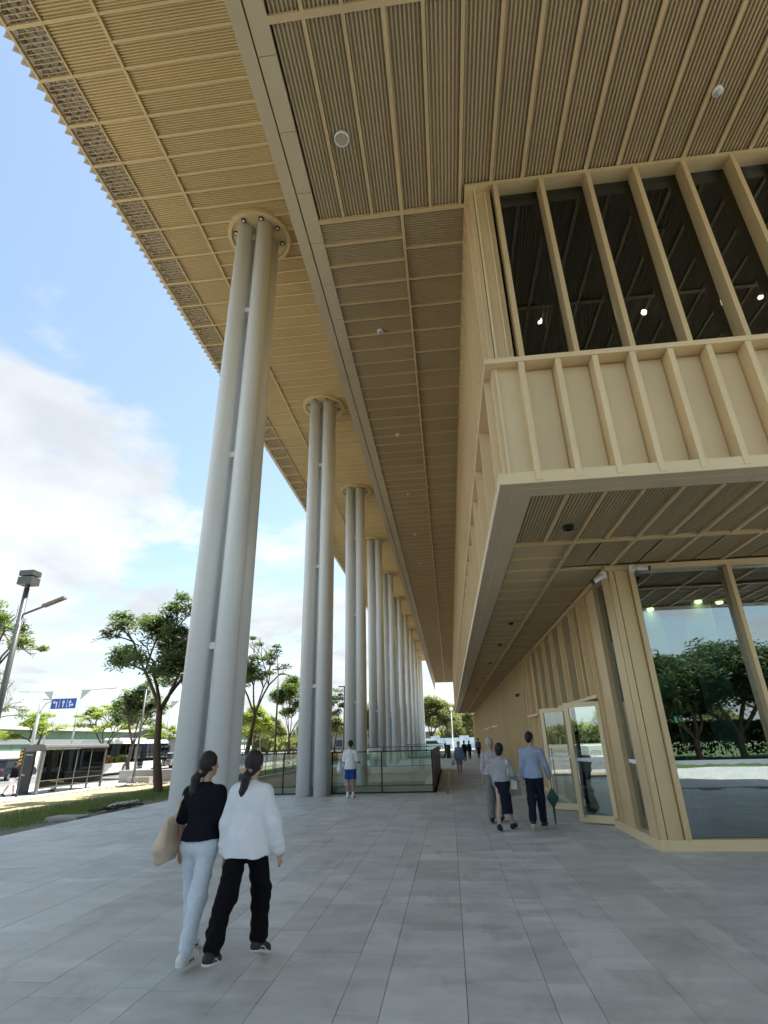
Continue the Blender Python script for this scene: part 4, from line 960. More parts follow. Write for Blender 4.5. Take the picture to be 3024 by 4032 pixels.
car('dark SUV driving on the street beside the bus shelter', (-38.3, 47.5, -.61), RAD(95), (.03, .035, .045))
car('pale blue car parked at the far end beyond the last railing', (-3.3, 116, 0), RAD(10), (.35, .48, .52), 'cars parked at the far end')
car('white car parked far away behind the columns', (-9.4, 114, 0), RAD(5), (.7, .72, .72), 'cars parked at the far end')
car('grey car on the street beyond the tall feathery tree', (-33.8, 68, -.61), RAD(90), (.3, .3, .31))

# ------------------------------------------------------------------ bus
t = thing('city_bus', 'white low-floor city bus with black window band stopped behind the shelter', 'bus', (-32.7, 54, -.61)); zb = -.61
BUSW = mat('bus_white', (.78, .78, .77), .3, 0, .03, 2, coat=.4)
x0, x1, y0, y1 = -34.0, -31.5, 50.2, 62.0
MB().box(x0, x1, y0, y1, zb + .32, zb + 1.05).build('lower_body', BUSW, t)
MB().box(x0 + .03, x1 - .03, y0 + .04, y1 - .04, zb + 1.05, zb + 2.72).build('window_band', GDARK, t)
MB().prism([(x0, 2.72 + zb), (x0 + .05, 2.95 + zb), (x0 + .25, 3.08 + zb), (x1 - .25, 3.08 + zb), (x1 - .05, 2.95 + zb), (x1, 2.72 + zb)], 'y', y0, y1).build('bus_roof', BUSW, t)
MB().box(x0 + .5, x1 - .5, 53, 58, zb + 3.08, zb + 3.25).build('roof_unit', BUSW, t)
for k in range(8): MB().box(x1 - .03, x1 + .006, 50.5 + 1.55*k, 50.56 + 1.55*k, zb + 1.05, zb + 2.72).build('pillar', BLACK, t)
for y in (53.9, 59.8):
    wh = MB().lathe((x1 - .12, y, zb + .48), [(.001, -.14), (.48, -.14), (.48, .14), (.001, .14)], 28, 'x').build('wheel', BLACK, t)
    MB().lathe((x1 - .12, y, zb + .48), [(.001, .15), (.12, .16), (.27, .145), (.28, .141)], 20, 'x').build('rim', STEEL, wh)
    MB().lathe((x1 + .004, y, zb + .48), [(.50, 0), (.58, .002)], 28, 'x').build('wheel_arch', BLACK, t)
for y in (56.0, 61.0): MB().box(x1 - .01, x1 + .012, y, y + 1.1, zb + .4, zb + 2.6).build('bus_door', GDARK, t)
MB().lathe((x1 + .012, 52.9, zb + .72), [(.13, 0), (.16, .003)], 20, 'x').build('emblem', CONC, t); MB().lathe((x1 + .012, 52.9, zb + .72), [(.001, 0), (.07, .003)], 12, 'x').build('emblem_dot', CONC, t)
for s in (x0 + .3, x1 - .3): MB().box(s - .12, s + .12, y0 - .02, y0 + .02, zb + .8, zb + 1.1).build('tail_light', mat('red_lamp', (.4, .03, .02), .3), t)
MB().box(x0 + .2, x1 - .2, y0 - .01, y0 + .05, zb + 1.3, zb + 2.4).build('rear_window', BLACK, t)
MB().box(x0 + .5, x1 - .5, y0 + .5, y1 - .5, zb + .5, zb + .9).build('seats', INT, t)

# ------------------------------------------------------------------ bus shelter
SHG = mat('shelter_grey', (.17, .17, .17), .45, .3); SHD = mat('shelter_dark', (.05, .052, .055), .5, .2)
t = thing('bus_shelter', 'grey framed bus shelter with dark glass back wall', 'shelter', (-22.4, 33, -.5))
xb, ya, yb, zt = -22.35, 29.9, 35.7, 1.98
MB().box(xb - .10, xb + .05, ya - .06, ya + .08, -.5, zt - .1).build('end_frame', SHG, t)
MB().box(xb - .06, xb + .06, yb - .1, yb, -.5, zt - .1).build('end_frame', SHG, t)
MB().prism([(xb - 1.35, zt - .14), (xb - 1.35, zt - .02), (xb - .05, zt + .03), (xb + .10, zt - .02), (xb + .14, zt - .14), (xb + .10, zt - .22)], 'y', ya - .12, yb + .05).build('shelter_roof', SHG, t)
MB().prism([(xb - 1.35, zt - .32), (xb - 1.35, zt - .05), (xb - .1, zt - .05), (xb - .1, zt - .32)], 'y', ya - .115, ya - .05).build('end_board', SHG, t)
for k in range(4):
    q0 = ya + .14 + (yb - ya - .25) * k / 4; q1 = ya + .14 + (yb - ya - .25) * (k + 1) / 4
    MB().box(xb - .015, xb + .005, q0 + .03, q1 - .03, .18, zt - .25).build('glass_panel', GSHEL, t); MB().box(xb - .015, xb + .005, q0 + .03, q1 - .03, -.18, .14).build('glass_panel', GSHEL, t)
    MB().box(xb - .02, xb + .02, q1 - .03, q1 + .03, -.2, zt - .22).build('glazing_bar', SHG, t); MB().box(xb - .03, xb + .03, q1 - .06, q1 + .06, -.5, -.2).build('shelter_foot', SHD, t)
MB().box(xb - .02, xb + .03, ya, yb, -.24, -.17).build('bottom_rail', SHG, t); MB().box(xb - .02, xb + .02, ya, yb, .14, .18).build('middle_rail', SHG, t)
MB().box(xb - .55, xb - .2, ya + .8, yb - .8, -.1, -.05).build('bench_seat', STEEL, t)
t = thing('bus_stop_board', 'tall dark grey information board at the near end of the shelter', 'sign', (-23.4, 30.6, -.5))
MB().box(-23.85, -23.25, 30.4, 30.5, -.45, 1.72).build('board', SHD, t); MB().box(-23.75, -23.35, 30.37, 30.4, 1.45, 1.52).build('top_plate', CONC, t)
MB().box(-23.95, -23.15, 30.3, 30.6, -.5, -.44).build('base', SHD, t)
t = thing('hazard_pole', 'dark pole with black and yellow striped plate before the shelter', 'sign', (-22.55, 28.7, -.5))
MB().tube((-22.5, 28.7, -.5), (-22.75, 28.9, 1.85), .055, .055, 12).build('pole', SHD, t)
YEL = mat('hazard_yellow', (.75, .45, .03), .5)
pl = MB().box(-22.93, -22.70, 28.84, 28.86, 1.05, 1.75).build('striped_plate', YEL, t)
for k in range(4):
    z = 1.08 + .17 * k; MB().prism([(-22.93, z), (-22.93, z + .08), (-22.70, z + .16), (-22.70, z + .08)], 'y', 28.832, 28.838).build('stripe', BLACK, pl)
CONCB = mat('planter_concrete', (.36, .35, .33), .85, 0, .1, 3)
t = thing('concrete_wall', 'low grey concrete planter wall beyond the shelter', 'wall', (-21, 39.5, -.5)); MB().box(-23.2, -17.4, 39.1, 39.5, -.5, .22).build('wall_block', CONCB, t); MB().box(-23.25, -17.35, 39.05, 39.55, .22, .28).build('coping', CONC, t)
MB().box(-22.0, -20.4, 38.1, 38.6, -.5, -.12).build('footing_block', CONCB, t)

# ------------------------------------------------------------------ lamps and signs
LMP = mat('lamp_post_grey', (.12, .13, .125), .45, .3); LML = mat('lamp_post_pale', (.55, .56, .55), .4, .3)
t = thing('street_lamp', 'tall dark grey lamp post with box head and two side lamps at the left edge', 'street lamp', (-17.15, 20, -.35))
MB().tube((-17.15, 20, -.35), (-17.3, 20, 8.0), .13, .10, 14).build('pole', LMP, t, True)
MB().box(-17.62, -16.98, 19.75, 20.25, 8.12, 8.44).build('head_box', LMP, t); MB().box(-17.62, -16.98, 19.75, 20.25, 8.50, 8.72).build('head_box', LMP, t); MB().box(-17.36, -17.24, 19.94, 20.06, 7.9, 8.6).build('head_stem', LMP, t)
MB().obox((-17.25, 20, 6.85), (-15.6, 20, 7.42), .06, .07).build('arm', LMP, t); MB().obox((-16.35, 20, 7.18), (-15.45, 20, 7.50), .24, .09).build('lamp_head', mat('lamp_brown', (.25, .21, .19), .5), t)
MB().obox((-17.25, 20, 6.2), (-18.9, 20, 6.75), .06, .07).build('arm', LMP, t); MB().obox((-18.1, 20, 6.5), (-19.0, 20, 6.8), .24, .09).build('lamp_head', LMP, t)
def post(label, x, y, z0, h, m=LMP, heads=1, r=.075):
    t = thing('street_lamp', label, 'street lamp', (x, y, z0)); MB().tube((x, y, z0), (x, y, z0 + h), r * 1.2, r * .8, 12).build('pole', m, t, True)
    MB().tube((x, y, z0), (x, y, z0 + .5), r * 2, r * 1.3, 12).build('base', m, t); MB().box(x - .55 * heads, x + .05, y - .12, y + .12, z0 + h - .05, z0 + h + .03).build('lamp_head', m, t); return t
post('black lamp post standing behind the bus beside the feathery tree', -21.6, 38.2, -.5, 6.1)
post('black lamp post between the first and second columns', -13.9, 45, -.3, 7.8)
post('thin black lamp post between the second and third columns', -9.6, 52, 0, 6.6)
def street_light(label, x, y, h, sgn):
    t = thing('street_light', label, 'street light', (x, y, -.5)); MB().tube((x, y, -.5), (x, y, h), .12, .07, 12).build('pole', LML, t, True)
    MB().prism([(x, h), (x + sgn * .06, h - 1.0), (x + sgn * 1.15, h - .02), (x + sgn * 1.15, h + .04), (x, h + .06)], 'y', y - .03, y + .03).build('gusset', LML, t)
    MB().obox((x + sgn * 1.1, y, h + .01), (x + sgn * 4.2, y, h + .12), .14, .06).build('arm', LML, t); MB().obox((x + sgn * 3.3, y, h + .06), (x + sgn * 4.3, y, h + .12), .3, .08).build('lamp_head', LML, t); return t
street_light('pale street light with arm to the left behind the lane sign', -45.2, 60, 7.9, -1); street_light('pale street light with arm to the right beside the lane sign', -41.8, 60, 7.95, 1)
street_light('small far pale street light left of the lane sign pole', -74, 92, 8.3, 1); street_light('far pale street light behind the bus', -38, 74, 7.5, 1)
t = thing('lane_sign', 'blue overhead lane direction sign with three white arrows on an arm', 'sign', (-34.9, 45, -.5))
MB().tube((-34.9, 45, -.5), (-34.9, 45, 6.1), .16, .12, 14).build('pole', LML, t, True); MB().obox((-34.9, 45, 5.75), (-33.6, 45, 5.7), .09, .12).build('arm', LML, t)
MB().path([(-34.85, 45, 4.4), (-34.7, 45, 5.0), (-34.35, 45, 5.45), (-33.7, 45, 5.6)], .045).build('brace', LML, t)
sb = MB().box(-33.85, -31.6, 44.9, 44.96, 4.93, 5.75).build('sign_board', mat('sign_blue', (.03, .09, .42), .4), t)
SW = mat('sign_white', (.85, .85, .85), .5)
def arrow(name, polys, ox, oz):
    for pg in polys: MB().prism([(ox + a, oz + b) for a, b in pg], 'y', 44.886, 44.898).build(name, SW, sb)
arrow('up_arrow', [[(-.045, .10), (.045, .10), (.045, .46), (-.045, .46)], [(-.15, .44), (.15, .44), (0, .70)]], -32.73, 4.94)
arrow('left_arrow', [[(.06, .10), (.15, .10), (.15, .56), (.06, .56)], [(-.10, .47), (.06, .47), (.06, .56), (-.10, .56)], [(-.10, .37), (-.10, .67), (-.26, .52)]], -33.45, 4.94)
arrow('right_arrow', [[(-.12, .10), (-.03, .10), (-.03, .48), (-.12, .48)], [(-.21, .46), (.06, .46), (-.075, .70)], [(-.03, .24), (.12, .24), (.12, .33), (-.03, .33)], [(.12, .14), (.12, .43), (.29, .285)]], -32.05, 4.94)
arrow('lane_line', [[(-.02, .08), (.02, .08), (.02, .72), (-.02, .72)]], -33.08, 4.94); arrow('lane_line', [[(-.02, .08), (.02, .08), (.02, .72), (-.02, .72)]], -32.40, 4.94)
t = thing('notice_frame', 'grey notice board frame seen through the columns beyond the railing', 'sign', (-25.5, 70, -.5))
for k in range(5): MB().box(-27.6 + k, -27.5 + k, 70, 70.06, 1.2, 2.9).build('frame_bar', SHG, t)
MB().box(-27.7, -23.4, 70, 70.06, 2.9, 3.0).box(-27.7, -23.4, 70, 70.06, 1.15, 1.25).build('frame_rail', SHG, t)
MB().box(-27.2, -27.1, 70, 70.1, -.5, 1.2).box(-24, -23.9, 70, 70.1, -.5, 1.2).build('frame_leg', SHG, t)
t = thing('park_lamp', 'white post lamp with round head near the far end of the walkway', 'street lamp', (.55, 112, 0))
MB().tube((.55, 112, 0), (.6, 112, 7.2), .13, .09, 10).build('pole', WHITE, t, True); MB().lathe((.6, 112, 7.3), [(.001, -.3), (.3, -.2), (.38, 0), (.2, .25), (.001, .3)], 16).build('globe', WHITE, t, True)
# service bits on the verge
t = thing('manhole_cover', 'grey concrete manhole cover lying in the grass by the plaza edge', 'manhole cover', (-10.55, 15.6, -.05)); MB().box(-11.0, -10.1, 15.3, 15.9, -.06, .03).build('cover_slab', CONC, t); MB().box(-10.9, -10.2, 15.37, 15.83, .03, .037).build('cover_plate', CONCB, t)
o = MB()
for k in range(16):
    a = R.uniform(-.4, .4); x, y = -10.55 + R.uniform(-.35, .25), 16.6 + .09 * k + R.uniform(-.1, .1); o.path([(x, y, .02), (x + .25*math.cos(a*4), y + .35, .05 + R.random()*.06), (x + .3, y + .75 + a*.3, .02)], .022, 6)
tag(o.build('cable_coil', BLACK, None, True), 'tangle of black cable lying on the grass beside the plaza', 'cable')
o = MB()
for k in range(5): o.path([(-10.4 + .05*k, 17.2 + .22*k, .1), (-10.3 + .04*k, 17.5 + .22*k, .17), (-10.15, 17.7 + .2*k, .1)], .02, 6)
tag(o.build('white_pipe', WHT, None, True), 'bent white pipe ends lying over the black cable tangle', 'pipe')
t = thing('litter_bin', 'dark box bin standing where the walkway passes the far railing', 'bin', (-.1, 60.3, 0)); MB().box(-.42, .0, 59.9, 60.6, 0, 1.2).build('bin_body', BLACK, t); MB().box(-.46, .04, 59.86, 60.64, 1.2, 1.26).build('bin_lid', SHD, t)

# ------------------------------------------------------------------ people: fields of rounded cones meshed with surface nets
class SDF:
    def __init__(s, lo, hi, res):
        s.lo = np.array(lo, float); s.res = res; s.n = np.ceil((np.array(hi) - s.lo) / res).astype(int) + 1
        s.f = np.full(s.n, .25, np.float32)
    def add(s, fn, lo, hi, k=.02):
        m = k + 2.5 * s.res
        a = np.maximum(0, np.floor((np.array(lo) - m - s.lo) / s.res).astype(int)); b = np.minimum(s.n, np.ceil((np.array(hi) + m - s.lo) / s.res).astype(int) + 1)
        if (b <= a).any(): return
        ax = [s.lo[i] + s.res * np.arange(a[i], b[i]) for i in range(3)]
        X, Y, Z = ax[0][:, None, None], ax[1][None, :, None], ax[2][None, None, :]
        d = fn(X, Y, Z).astype(np.float32); v = s.f[a[0]:b[0], a[1]:b[1], a[2]:b[2]]
        h = np.maximum(k - np.abs(v - d), 0); s.f[a[0]:b[0], a[1]:b[1], a[2]:b[2]] = np.minimum(v, d) - h * h / (4 * max(k, 1e-6))
    def cone(s, p, q, r0, r1, k=.03, flat=1.0, fa=1):       # flat squeezes axis fa
        p = np.array(p, float); q = np.array(q, float); sc_ = np.ones(3); sc_[fa] = 1 / flat
        P, Q = p * sc_, q * sc_; d = Q - P; L2 = max(d @ d, 1e-9)
        def fn(X, Y, Z):
            x, y, z = X * sc_[0] - P[0], Y * sc_[1] - P[1], Z * sc_[2] - P[2]
            t = np.clip((x * d[0] + y * d[1] + z * d[2]) / L2, 0, 1)
            return (np.sqrt((x - t*d[0])**2 + (y - t*d[1])**2 + (z - t*d[2])**2) - (r0 + (r1 - r0) * t)) * min(1, max(flat, .6))
        rm = max(r0, r1); s.add(fn, np.minimum(p, q) - rm, np.maximum(p, q) + rm, k)
    def ell(s, c, r, k=.03):
        c = np.array(c, float); r = np.array(r, float)
        def fn(X, Y, Z):
            a = np.sqrt(((X - c[0])/r[0])**2 + ((Y - c[1])/r[1])**2 + ((Z - c[2])/r[2])**2); return (a - 1) * r.min()
        s.add(fn, c - r, c + r, k)
    def cut(s, fn): 
        ax = [s.lo[i] + s.res * np.arange(s.n[i]) for i in range(3)]; s.f = np.maximum(s.f, fn(ax[0][:, None, None], ax[1][None, :, None], ax[2][None, None, :]).astype(np.float32))
    def wrinkle(s, amp, seed, fz=1.0, freq=22):
        rr = np.random.default_rng(seed); ax = [s.lo[i] + s.res * np.arange(s.n[i]) for i in range(3)]; X, Y, Z = ax[0][:, None, None], ax[1][None, :, None], ax[2][None, None, :]
        w_ = 0
        for k in range(5):
            v = rr.normal(size=3); v /= np.linalg.norm(v); v[2] *= fz; f_ = freq * rr.uniform(.6, 1.8); w_ = w_ + np.sin((X*v[0] + Y*v[1] + Z*v[2]) * f_ + 1.6 * np.sin((X*v[1] + Y*v[2] + Z*v[0]) * f_ * .5 + k))
        s.f = s.f + (amp * w_ / 5).astype(np.float32)
    def mesh(s, name, m):
        f = s.f; I = f < 0; n = f.shape; vid = -np.ones(n, np.int64); acc = np.zeros((n[0]-1, n[1]-1, n[2]-1, 3), np.float32); cnt = np.zeros((n[0]-1, n[1]-1, n[2]-1), np.float32)
        rng_ = [(0, 0), (0, 1), (1, 0), (1, 1)]; cs = [n[0]-1, n[1]-1, n[2]-1]; crosses = []
        for ax in range(3):
            o1, o2 = [i for i in range(3) if i != ax]
            sl0 = [slice(None)]*3; sl1 = [slice(None)]*3; sl0[ax] = slice(0, -1); sl1[ax] = slice(1, None)
            A, Bf = f[tuple(sl0)], f[tuple(sl1)]; X = (A < 0) != (Bf < 0); idx = np.argwhere(X); crosses.append((ax, idx, A[X] < 0))
            t = A[X] / (A[X] - Bf[X]); pos = idx.astype(np.float32); pos[:, ax] += t
            for d1, d2 in rng_:
                c = idx.copy(); c[:, o1] -= d1; c[:, o2] -= d2; ok = (c >= 0).all(1) & (c[:, 0] < cs[0]) & (c[:, 1] < cs[1]) & (c[:, 2] < cs[2]); c = c[ok]
                np.add.at(acc, (c[:, 0], c[:, 1], c[:, 2]), pos[ok]); np.add.at(cnt, (c[:, 0], c[:, 1], c[:, 2]), 1)
        act = cnt > 0; ids = -np.ones(act.shape, np.int64); ids[act] = np.arange(act.sum()); V = s.lo + (acc[act] / cnt[act][:, None]) * s.res
        Fs = []
        for ax, idx, neg in crosses:
            o1, o2 = [(1, 2), (2, 0), (0, 1)][ax]; ok = (idx[:, o1] > 0) & (idx[:, o2] > 0) & (idx[:, o1] < cs[o1]) & (idx[:, o2] < cs[o2]) & (idx[:, ax] < cs[ax]); idx = idx[ok]; neg = neg[ok]; q = []
            for d1, d2 in ((1, 1), (0, 1), (0, 0), (1, 0)):
                c = idx.copy(); c[:, o1] -= d1; c[:, o2] -= d2; q.append(ids[c[:, 0], c[:, 1], c[:, 2]])
            q = np.stack(q, 1); q[~neg] = q[~neg][:, ::-1]; Fs.append(q)
        return np_mesh(name, V, np.concatenate(Fs), m, True)
SKIN = mat('skin', (.50, .32, .23), .5, 0, .05, 20); SKIN2 = mat('skin_tan', (.42, .26, .18), .5, 0, .05, 20)
HAIR = mat('black_hair', (.012, .009, .008), .6, 0, .3, 60); HAIRG = mat('grey_hair', (.42, .41, .40), .6, 0, .25, 50)
def cloth(name, c, n=.06, **k): return mat(name, c, .85, 0, n, 25, .3, 500, **k)
def person(label, loc, H=1.65, face=0.0, fem=False, legs=((14, 4, 0), (-16, 10, 25)), arms=((6, -8, 12), (6, 10, 12)), top=None, sleeve=1.0, top_m=None, top_len=.0, loose=.0, bottom='trousers', bot_m=None, leg_w=0.0, shoe_m=None, sole_m=None,
           hair='short', hair_m=None, head_yaw=0, res=.011, skin=None, mask=False, sit=False, bend=0, group=None, wr=.005, sock=False):
    # legs: (thigh angle fwd, knee bend, foot pitch) right then left; arms: (abduct, swing fwd, elbow bend) right then left
    k_ = H / 1.745; skin = skin or SKIN; hair_m = hair_m or HAIR
    L1, L2 = .42 * k_, .41 * k_; hw = (.092 if fem else .088) * k_; sh = (.160 if fem else .178) * k_
    r_ = RAD; J = {}; lows = []
    for i, (a, b, fp) in enumerate(legs):
        s = 1 if i == 0 else -1; hip = np.array([s * hw, 0, 0.]); kn = hip + L1 * np.array([s * -.01, math.sin(r_(a)), -math.cos(r_(a))]); an = kn + L2 * np.array([0, math.sin(r_(a - b)), -math.cos(r_(a - b))])
        fd = np.array([s * .12, math.cos(r_(fp)), -math.sin(r_(fp))]); toe = an + fd * .155 * k_ + np.array([0, 0, -.045 * k_ * math.cos(r_(fp))]); heel = an - fd * .045 * k_ + np.array([0, 0, -.05 * k_])
        J[i] = [hip, kn, an, toe, heel]; lows.append(min(toe[2] - .028 * k_, heel[2] - .03 * k_))
    hz = -min(lows)
    if sit: hz = sit
    for i in J: J[i] = [p + np.array([0, 0, hz]) for p in J[i]]
    pel = np.array([0, 0, hz + .03 * k_]); fb = math.sin(r_(bend)); up = np.array([0, fb, math.cos(r_(bend))])
    waist = pel + up * .16 * k_; chest = pel + up * .37 * k_; neck0 = pel + up * .49 * k_; neck1 = pel + up * .60 * k_ + np.array([0, .012, 0]); head = pel + up * .70 * k_ + np.array([0, .025 + fb * .1, 0])
    A = {}
    for i, (ab, sw, el) in enumerate(arms):
        s = 1 if i == 0 else -1; S0 = pel + up * .436 * k_ + np.array([s * sh, 0, 0]); d = np.array([s * math.sin(r_(ab)), math.sin(r_(sw)) * math.cos(r_(ab)), -math.cos(r_(sw)) * math.cos(r_(ab))])
        E = S0 + d * .275 * k_; d2 = np.array([s * math.sin(r_(ab)) * .4, math.sin(r_(sw + el)), -math.cos(r_(sw + el))]); d2 /= np.linalg.norm(d2); W = E + d2 * .245 * k_; Hn = W + d2 * .085 * k_
        A[i] = [S0, E, W, Hn, d2]
    allp = np.array([p for v in J.values() for p in v] + [p for v in A.values() for p in v[:4]] + [head]); lo = allp.min(0) - .19; hi = allp.max(0) + .19; lo[2] = -.05
    t = thing('person', label, 'person', loc, group); t.rotation_euler.z = 0
    ca, sa = math.cos(face), math.sin(face)
    def fin(me, name, par=None):
        n_ = len(me.vertices); co = np.empty(n_ * 3, np.float32); me.vertices.foreach_get('co', co); co = co.reshape(-1, 3); x, y = co[:, 0].copy(), co[:, 1].copy()
        co[:, 0] = loc[0] + x * ca - y * sa; co[:, 1] = loc[1] + x * sa + y * ca; co[:, 2] += loc[2]; me.vertices.foreach_set('co', co.ravel()); me.update(); return put(name, me, par or t)
    k = k_
    # body
    S = SDF(lo, hi, res)
    S.cone(pel - [0.055*k, 0, 0], pel + [0.055*k, 0, 0], .10*k, .10*k, .05, .9); S.cone(pel, waist, .115*k, .105*k, .06, .78); S.cone(waist, chest, .108*k, .125*k, .06, .78)
    S.cone(chest - [.06*k, 0, 0], chest + [.06*k, 0, 0], .10*k, .10*k, .06, .85); S.cone(A[1][0], A[0][0], .052*k, .052*k, .06); S.cone(neck0, neck1, .052*k, .048*k, .04)
    yw = r_(head_yaw); hd = np.array([-math.sin(yw), math.cos(yw), 0])   # face direction
    hs = np.array([math.cos(yw), math.sin(yw), 0])
    S.ell(head + [0, 0, .02*k], (.080*k, .094*k, .106*k), .03); S.cone(head + hd*.035*k + [0, 0, -.02*k], head + hd*.055*k + [0, 0, -.075*k], .058*k, .034*k, .04)
    S.cone(head + hd*.088*k + [0, 0, .01*k], head + hd*.108*k + [0, 0, -.022*k], .009*k, .014*k, .012); S.cone(head + hd*.088*k + hs*.016*k + [0, 0, -.055*k], head + hd*.088*k - hs*.016*k + [0, 0, -.055*k], .009*k, .009*k, .01)
    for s_ in (-1, 1): S.ell(head + hs*(s_*.078*k) + [0, 0, -.005*k], (.012*k, .020*k, .030*k), .01)
    for i in J:
        h_, kn, an, toe, heel = J[i]; S.cone(h_, kn, .080*k, .054*k, .05); S.cone(kn, an, .054*k, .036*k, .03); S.cone(kn + (an - kn)*.25 + [0, -.012, 0], kn + (an - kn)*.45 + [0, -.012, 0], .052*k, .046*k, .03)
        S.cone(an, heel + [0, 0, .01], .036*k, .030*k, .02); S.cone(heel, toe, .030*k, .026*k, .03)
    for i in A:
        S0, E, W, Hn, d2 = A[i]; s_ = 1 if i == 0 else -1; S.cone(S0, E, .046*k, .037*k, .03); S.cone(E, W, .038*k, .026*k, .02); S.cone(W, Hn, .024*k, .028*k, .02, .7, 0)
        fw = np.array([0, d2[2] * -1, d2[1]]); fw = fw / (np.linalg.norm(fw) + 1e-6)
        for q_, (ln, off) in enumerate(((.072, .026), (.080, .009), (.075, -.009), (.060, -.026))):
            b0 = Hn + fw * off * k; b1 = b0 + d2 * ln * .55 * k; b2 = b1 + (d2 * .75 + np.array([-s_ * .45, 0, 0])) * ln * .5 * k; S.cone(b0, b1, .0095*k, .009*k, .004); S.cone(b1, b2, .009*k, .0075*k, .004)
        b0 = W + d2 * .03 * k + fw * .02 * k; b1 = b0 + (fw * .8 + d2 * .6) * .04 * k; S.cone(b0, b1, .013*k, .011*k, .008); S.cone(b1, b1 + (d2 + fw*.2) * .03 * k, .010*k, .009*k, .004)
    body = fin(S.mesh('body', skin), 'body')
    # eyes
    if mask: 
        S = SDF(head - .2, head + .2, res); S.cone(head + hd*.05*k + [0, 0, -.02*k], head + hd*.06*k + [0, 0, -.07*k], .062*k, .045*k, .02); S.cut(lambda X, Y, Z: (.03*k - ((X - head[0])*hd[0] + (Y - head[1])*hd[1])) + 0*Z); fin(S.mesh('face_mask', WHT), 'face_mask')
    # trousers / shorts / skirt
    if bottom:
        S = SDF(lo, hi, res); g = .012 + leg_w
        S.cone(pel - [.06*k, -.0, 0], pel + [.06*k, 0, 0], .108*k, .108*k, .05, .92); S.cone(pel - [.05*k, .02, .02], pel + [.05*k, -.02, -.02], .095*k, .095*k, .05); S.cone(pel, waist - [0, 0, .0], .122*k, .112*k, .05, .82)
        if bottom == 'skirt':
            kz = min(J[0][1][2], J[1][1][2]) - .17*k; bot = np.array([0, (J[0][1][1] + J[1][1][1]) * .5, kz])
            S.cone(pel, bot, .15*k, .175*k, .06, .78); S.cut(lambda X, Y, Z: kz - Z + 0*X + 0*Y)
        else:
            for i in J:
                h_, kn, an, toe, heel = J[i]
                if bottom == 'shorts': e_ = h_ + (kn - h_) * .82; S.cone(h_, e_, .092*k + g*.5, .082*k + g, .05)
                else:
                    S.cone(h_, kn, .088*k + g*.4, .060*k + g, .05); e_ = an + (kn - an) * .12; S.cone(kn, e_, .060*k + g, .044*k + g * 1.1, .03)
            if bottom == 'shorts':
                zc = min((J[i][0] + (J[i][1] - J[i][0]) * .82)[2] for i in J) ; S.cut(lambda X, Y, Z: zc - Z + 0*X + 0*Y)
            else: S.cut(lambda X, Y, Z: (.035) - Z + 0*X + 0*Y)
        zt_ = waist[2] + .02; S.cut(lambda X, Y, Z: Z - zt_ + 0*X + 0*Y); S.wrinkle(wr * 1.6, 3, 1.6, 26); S.wrinkle(wr * .8, 4, .8, 60); fin(S.mesh(bottom, bot_m), bottom)
    # top
    S = SDF(lo, hi, res); g = loose; tl = top_len
    S.cone(waist - up*(.06 + tl)*k, waist, .128*k + g, .120*k + g, .05, .84); S.cone(waist, chest, .120*k + g, .134*k + g*.8, .06, .82); S.cone(chest - [.065*k, 0, 0], chest + [.065*k, 0, 0], .108*k + g*.7, .108*k + g*.7, .06, .88)
    hem = (waist - up*(.13 + tl)*k)[2]; S.cone(waist - up*(.13 + tl + .06)*k, waist, .128*k + g*.9, .118*k + g, .04, .90)
    [S.cone(pel + [q_*.064*k, 0, .03], [q_*.064*k, 0, hem - .06], .120*k + g*.8, .132*k + g*.9, .05, 1.12) for q_ in (-1, 1)]; S.cut(lambda X, Y, Z: hem - Z + 0*Y + 0*X)
    S.cone(A[1][0] + [.02, 0, 0], A[0][0] - [.02, 0, 0], .060*k + g*.25, .060*k + g*.25, .06); S.cone(neck0 - up*.05, neck0 + up*.0, .088*k, .068*k, .04)
    for q_ in (0, 1): S.cone(neck0 - up*.035*k, A[q_][0] + np.array([0, 0, .012*k]), .062*k, .050*k, .05)
    for i in A:
        S0, E, W, Hn, d2 = A[i]; sg = .011 + g * .55
        if sleeve >= 1: S.cone(S0, E, .050*k + sg*.8, .046*k + sg, .04); S.cone(E, W - d2*.012, .046*k + sg*1.1, .034*k + sg*.9, .02); S.cone(E + (W-E)*.75, W - d2*.01, .040*k + sg*1.1, .030*k + sg*.5, .01)
        elif sleeve > .55: S.cone(S0, E, .056*k + sg, .046*k + sg, .04); S.cone(E, E + (W - E) * (sleeve - .5), .046*k + sg, .044*k + sg, .02)
        else: e_ = S0 + (E - S0) * sleeve * 1.6; S.cone(S0, e_, .058*k + sg, .054*k + sg * 1.2, .04)
    S.wrinkle(wr * 1.7, 5, .15, 30); S.wrinkle(wr * 1.0, 8, 1.2, 18); fin(S.mesh('top', top_m), top or 'shirt')
    # hair
    S = SDF(head - .45, head + .25, res * .9); hb = -hd
    if hair == 'short':
        S.ell(head + hb*.012*k + [0, 0, .038*k], (.091*k, .103*k, .104*k), .02); S.cone(head + hb*.05*k + [0, 0, -.01*k], head + hb*.045*k + [0, 0, -.05*k], .055*k, .045*k, .03)
        S.cut(lambda X, Y, Z: ((X - head[0])*hd[0] + (Y - head[1])*hd[1]) - .055*k - np.maximum(0, (Z - head[2] - .045*k)) * 1.2)
    elif hair == 'bob':
        S.ell(head + hb*.012*k + [0, 0, .03*k], (.100*k, .110*k, .112*k), .02); S.cone(head + hb*.035*k, head + hb*.035*k + [0, 0, -.085*k], .084*k, .070*k, .03)
        S.cut(lambda X, Y, Z: ((X - head[0])*hd[0] + (Y - head[1])*hd[1]) - .050*k - np.maximum(0, (Z - head[2] - .045*k)) * 1.2)
    else:
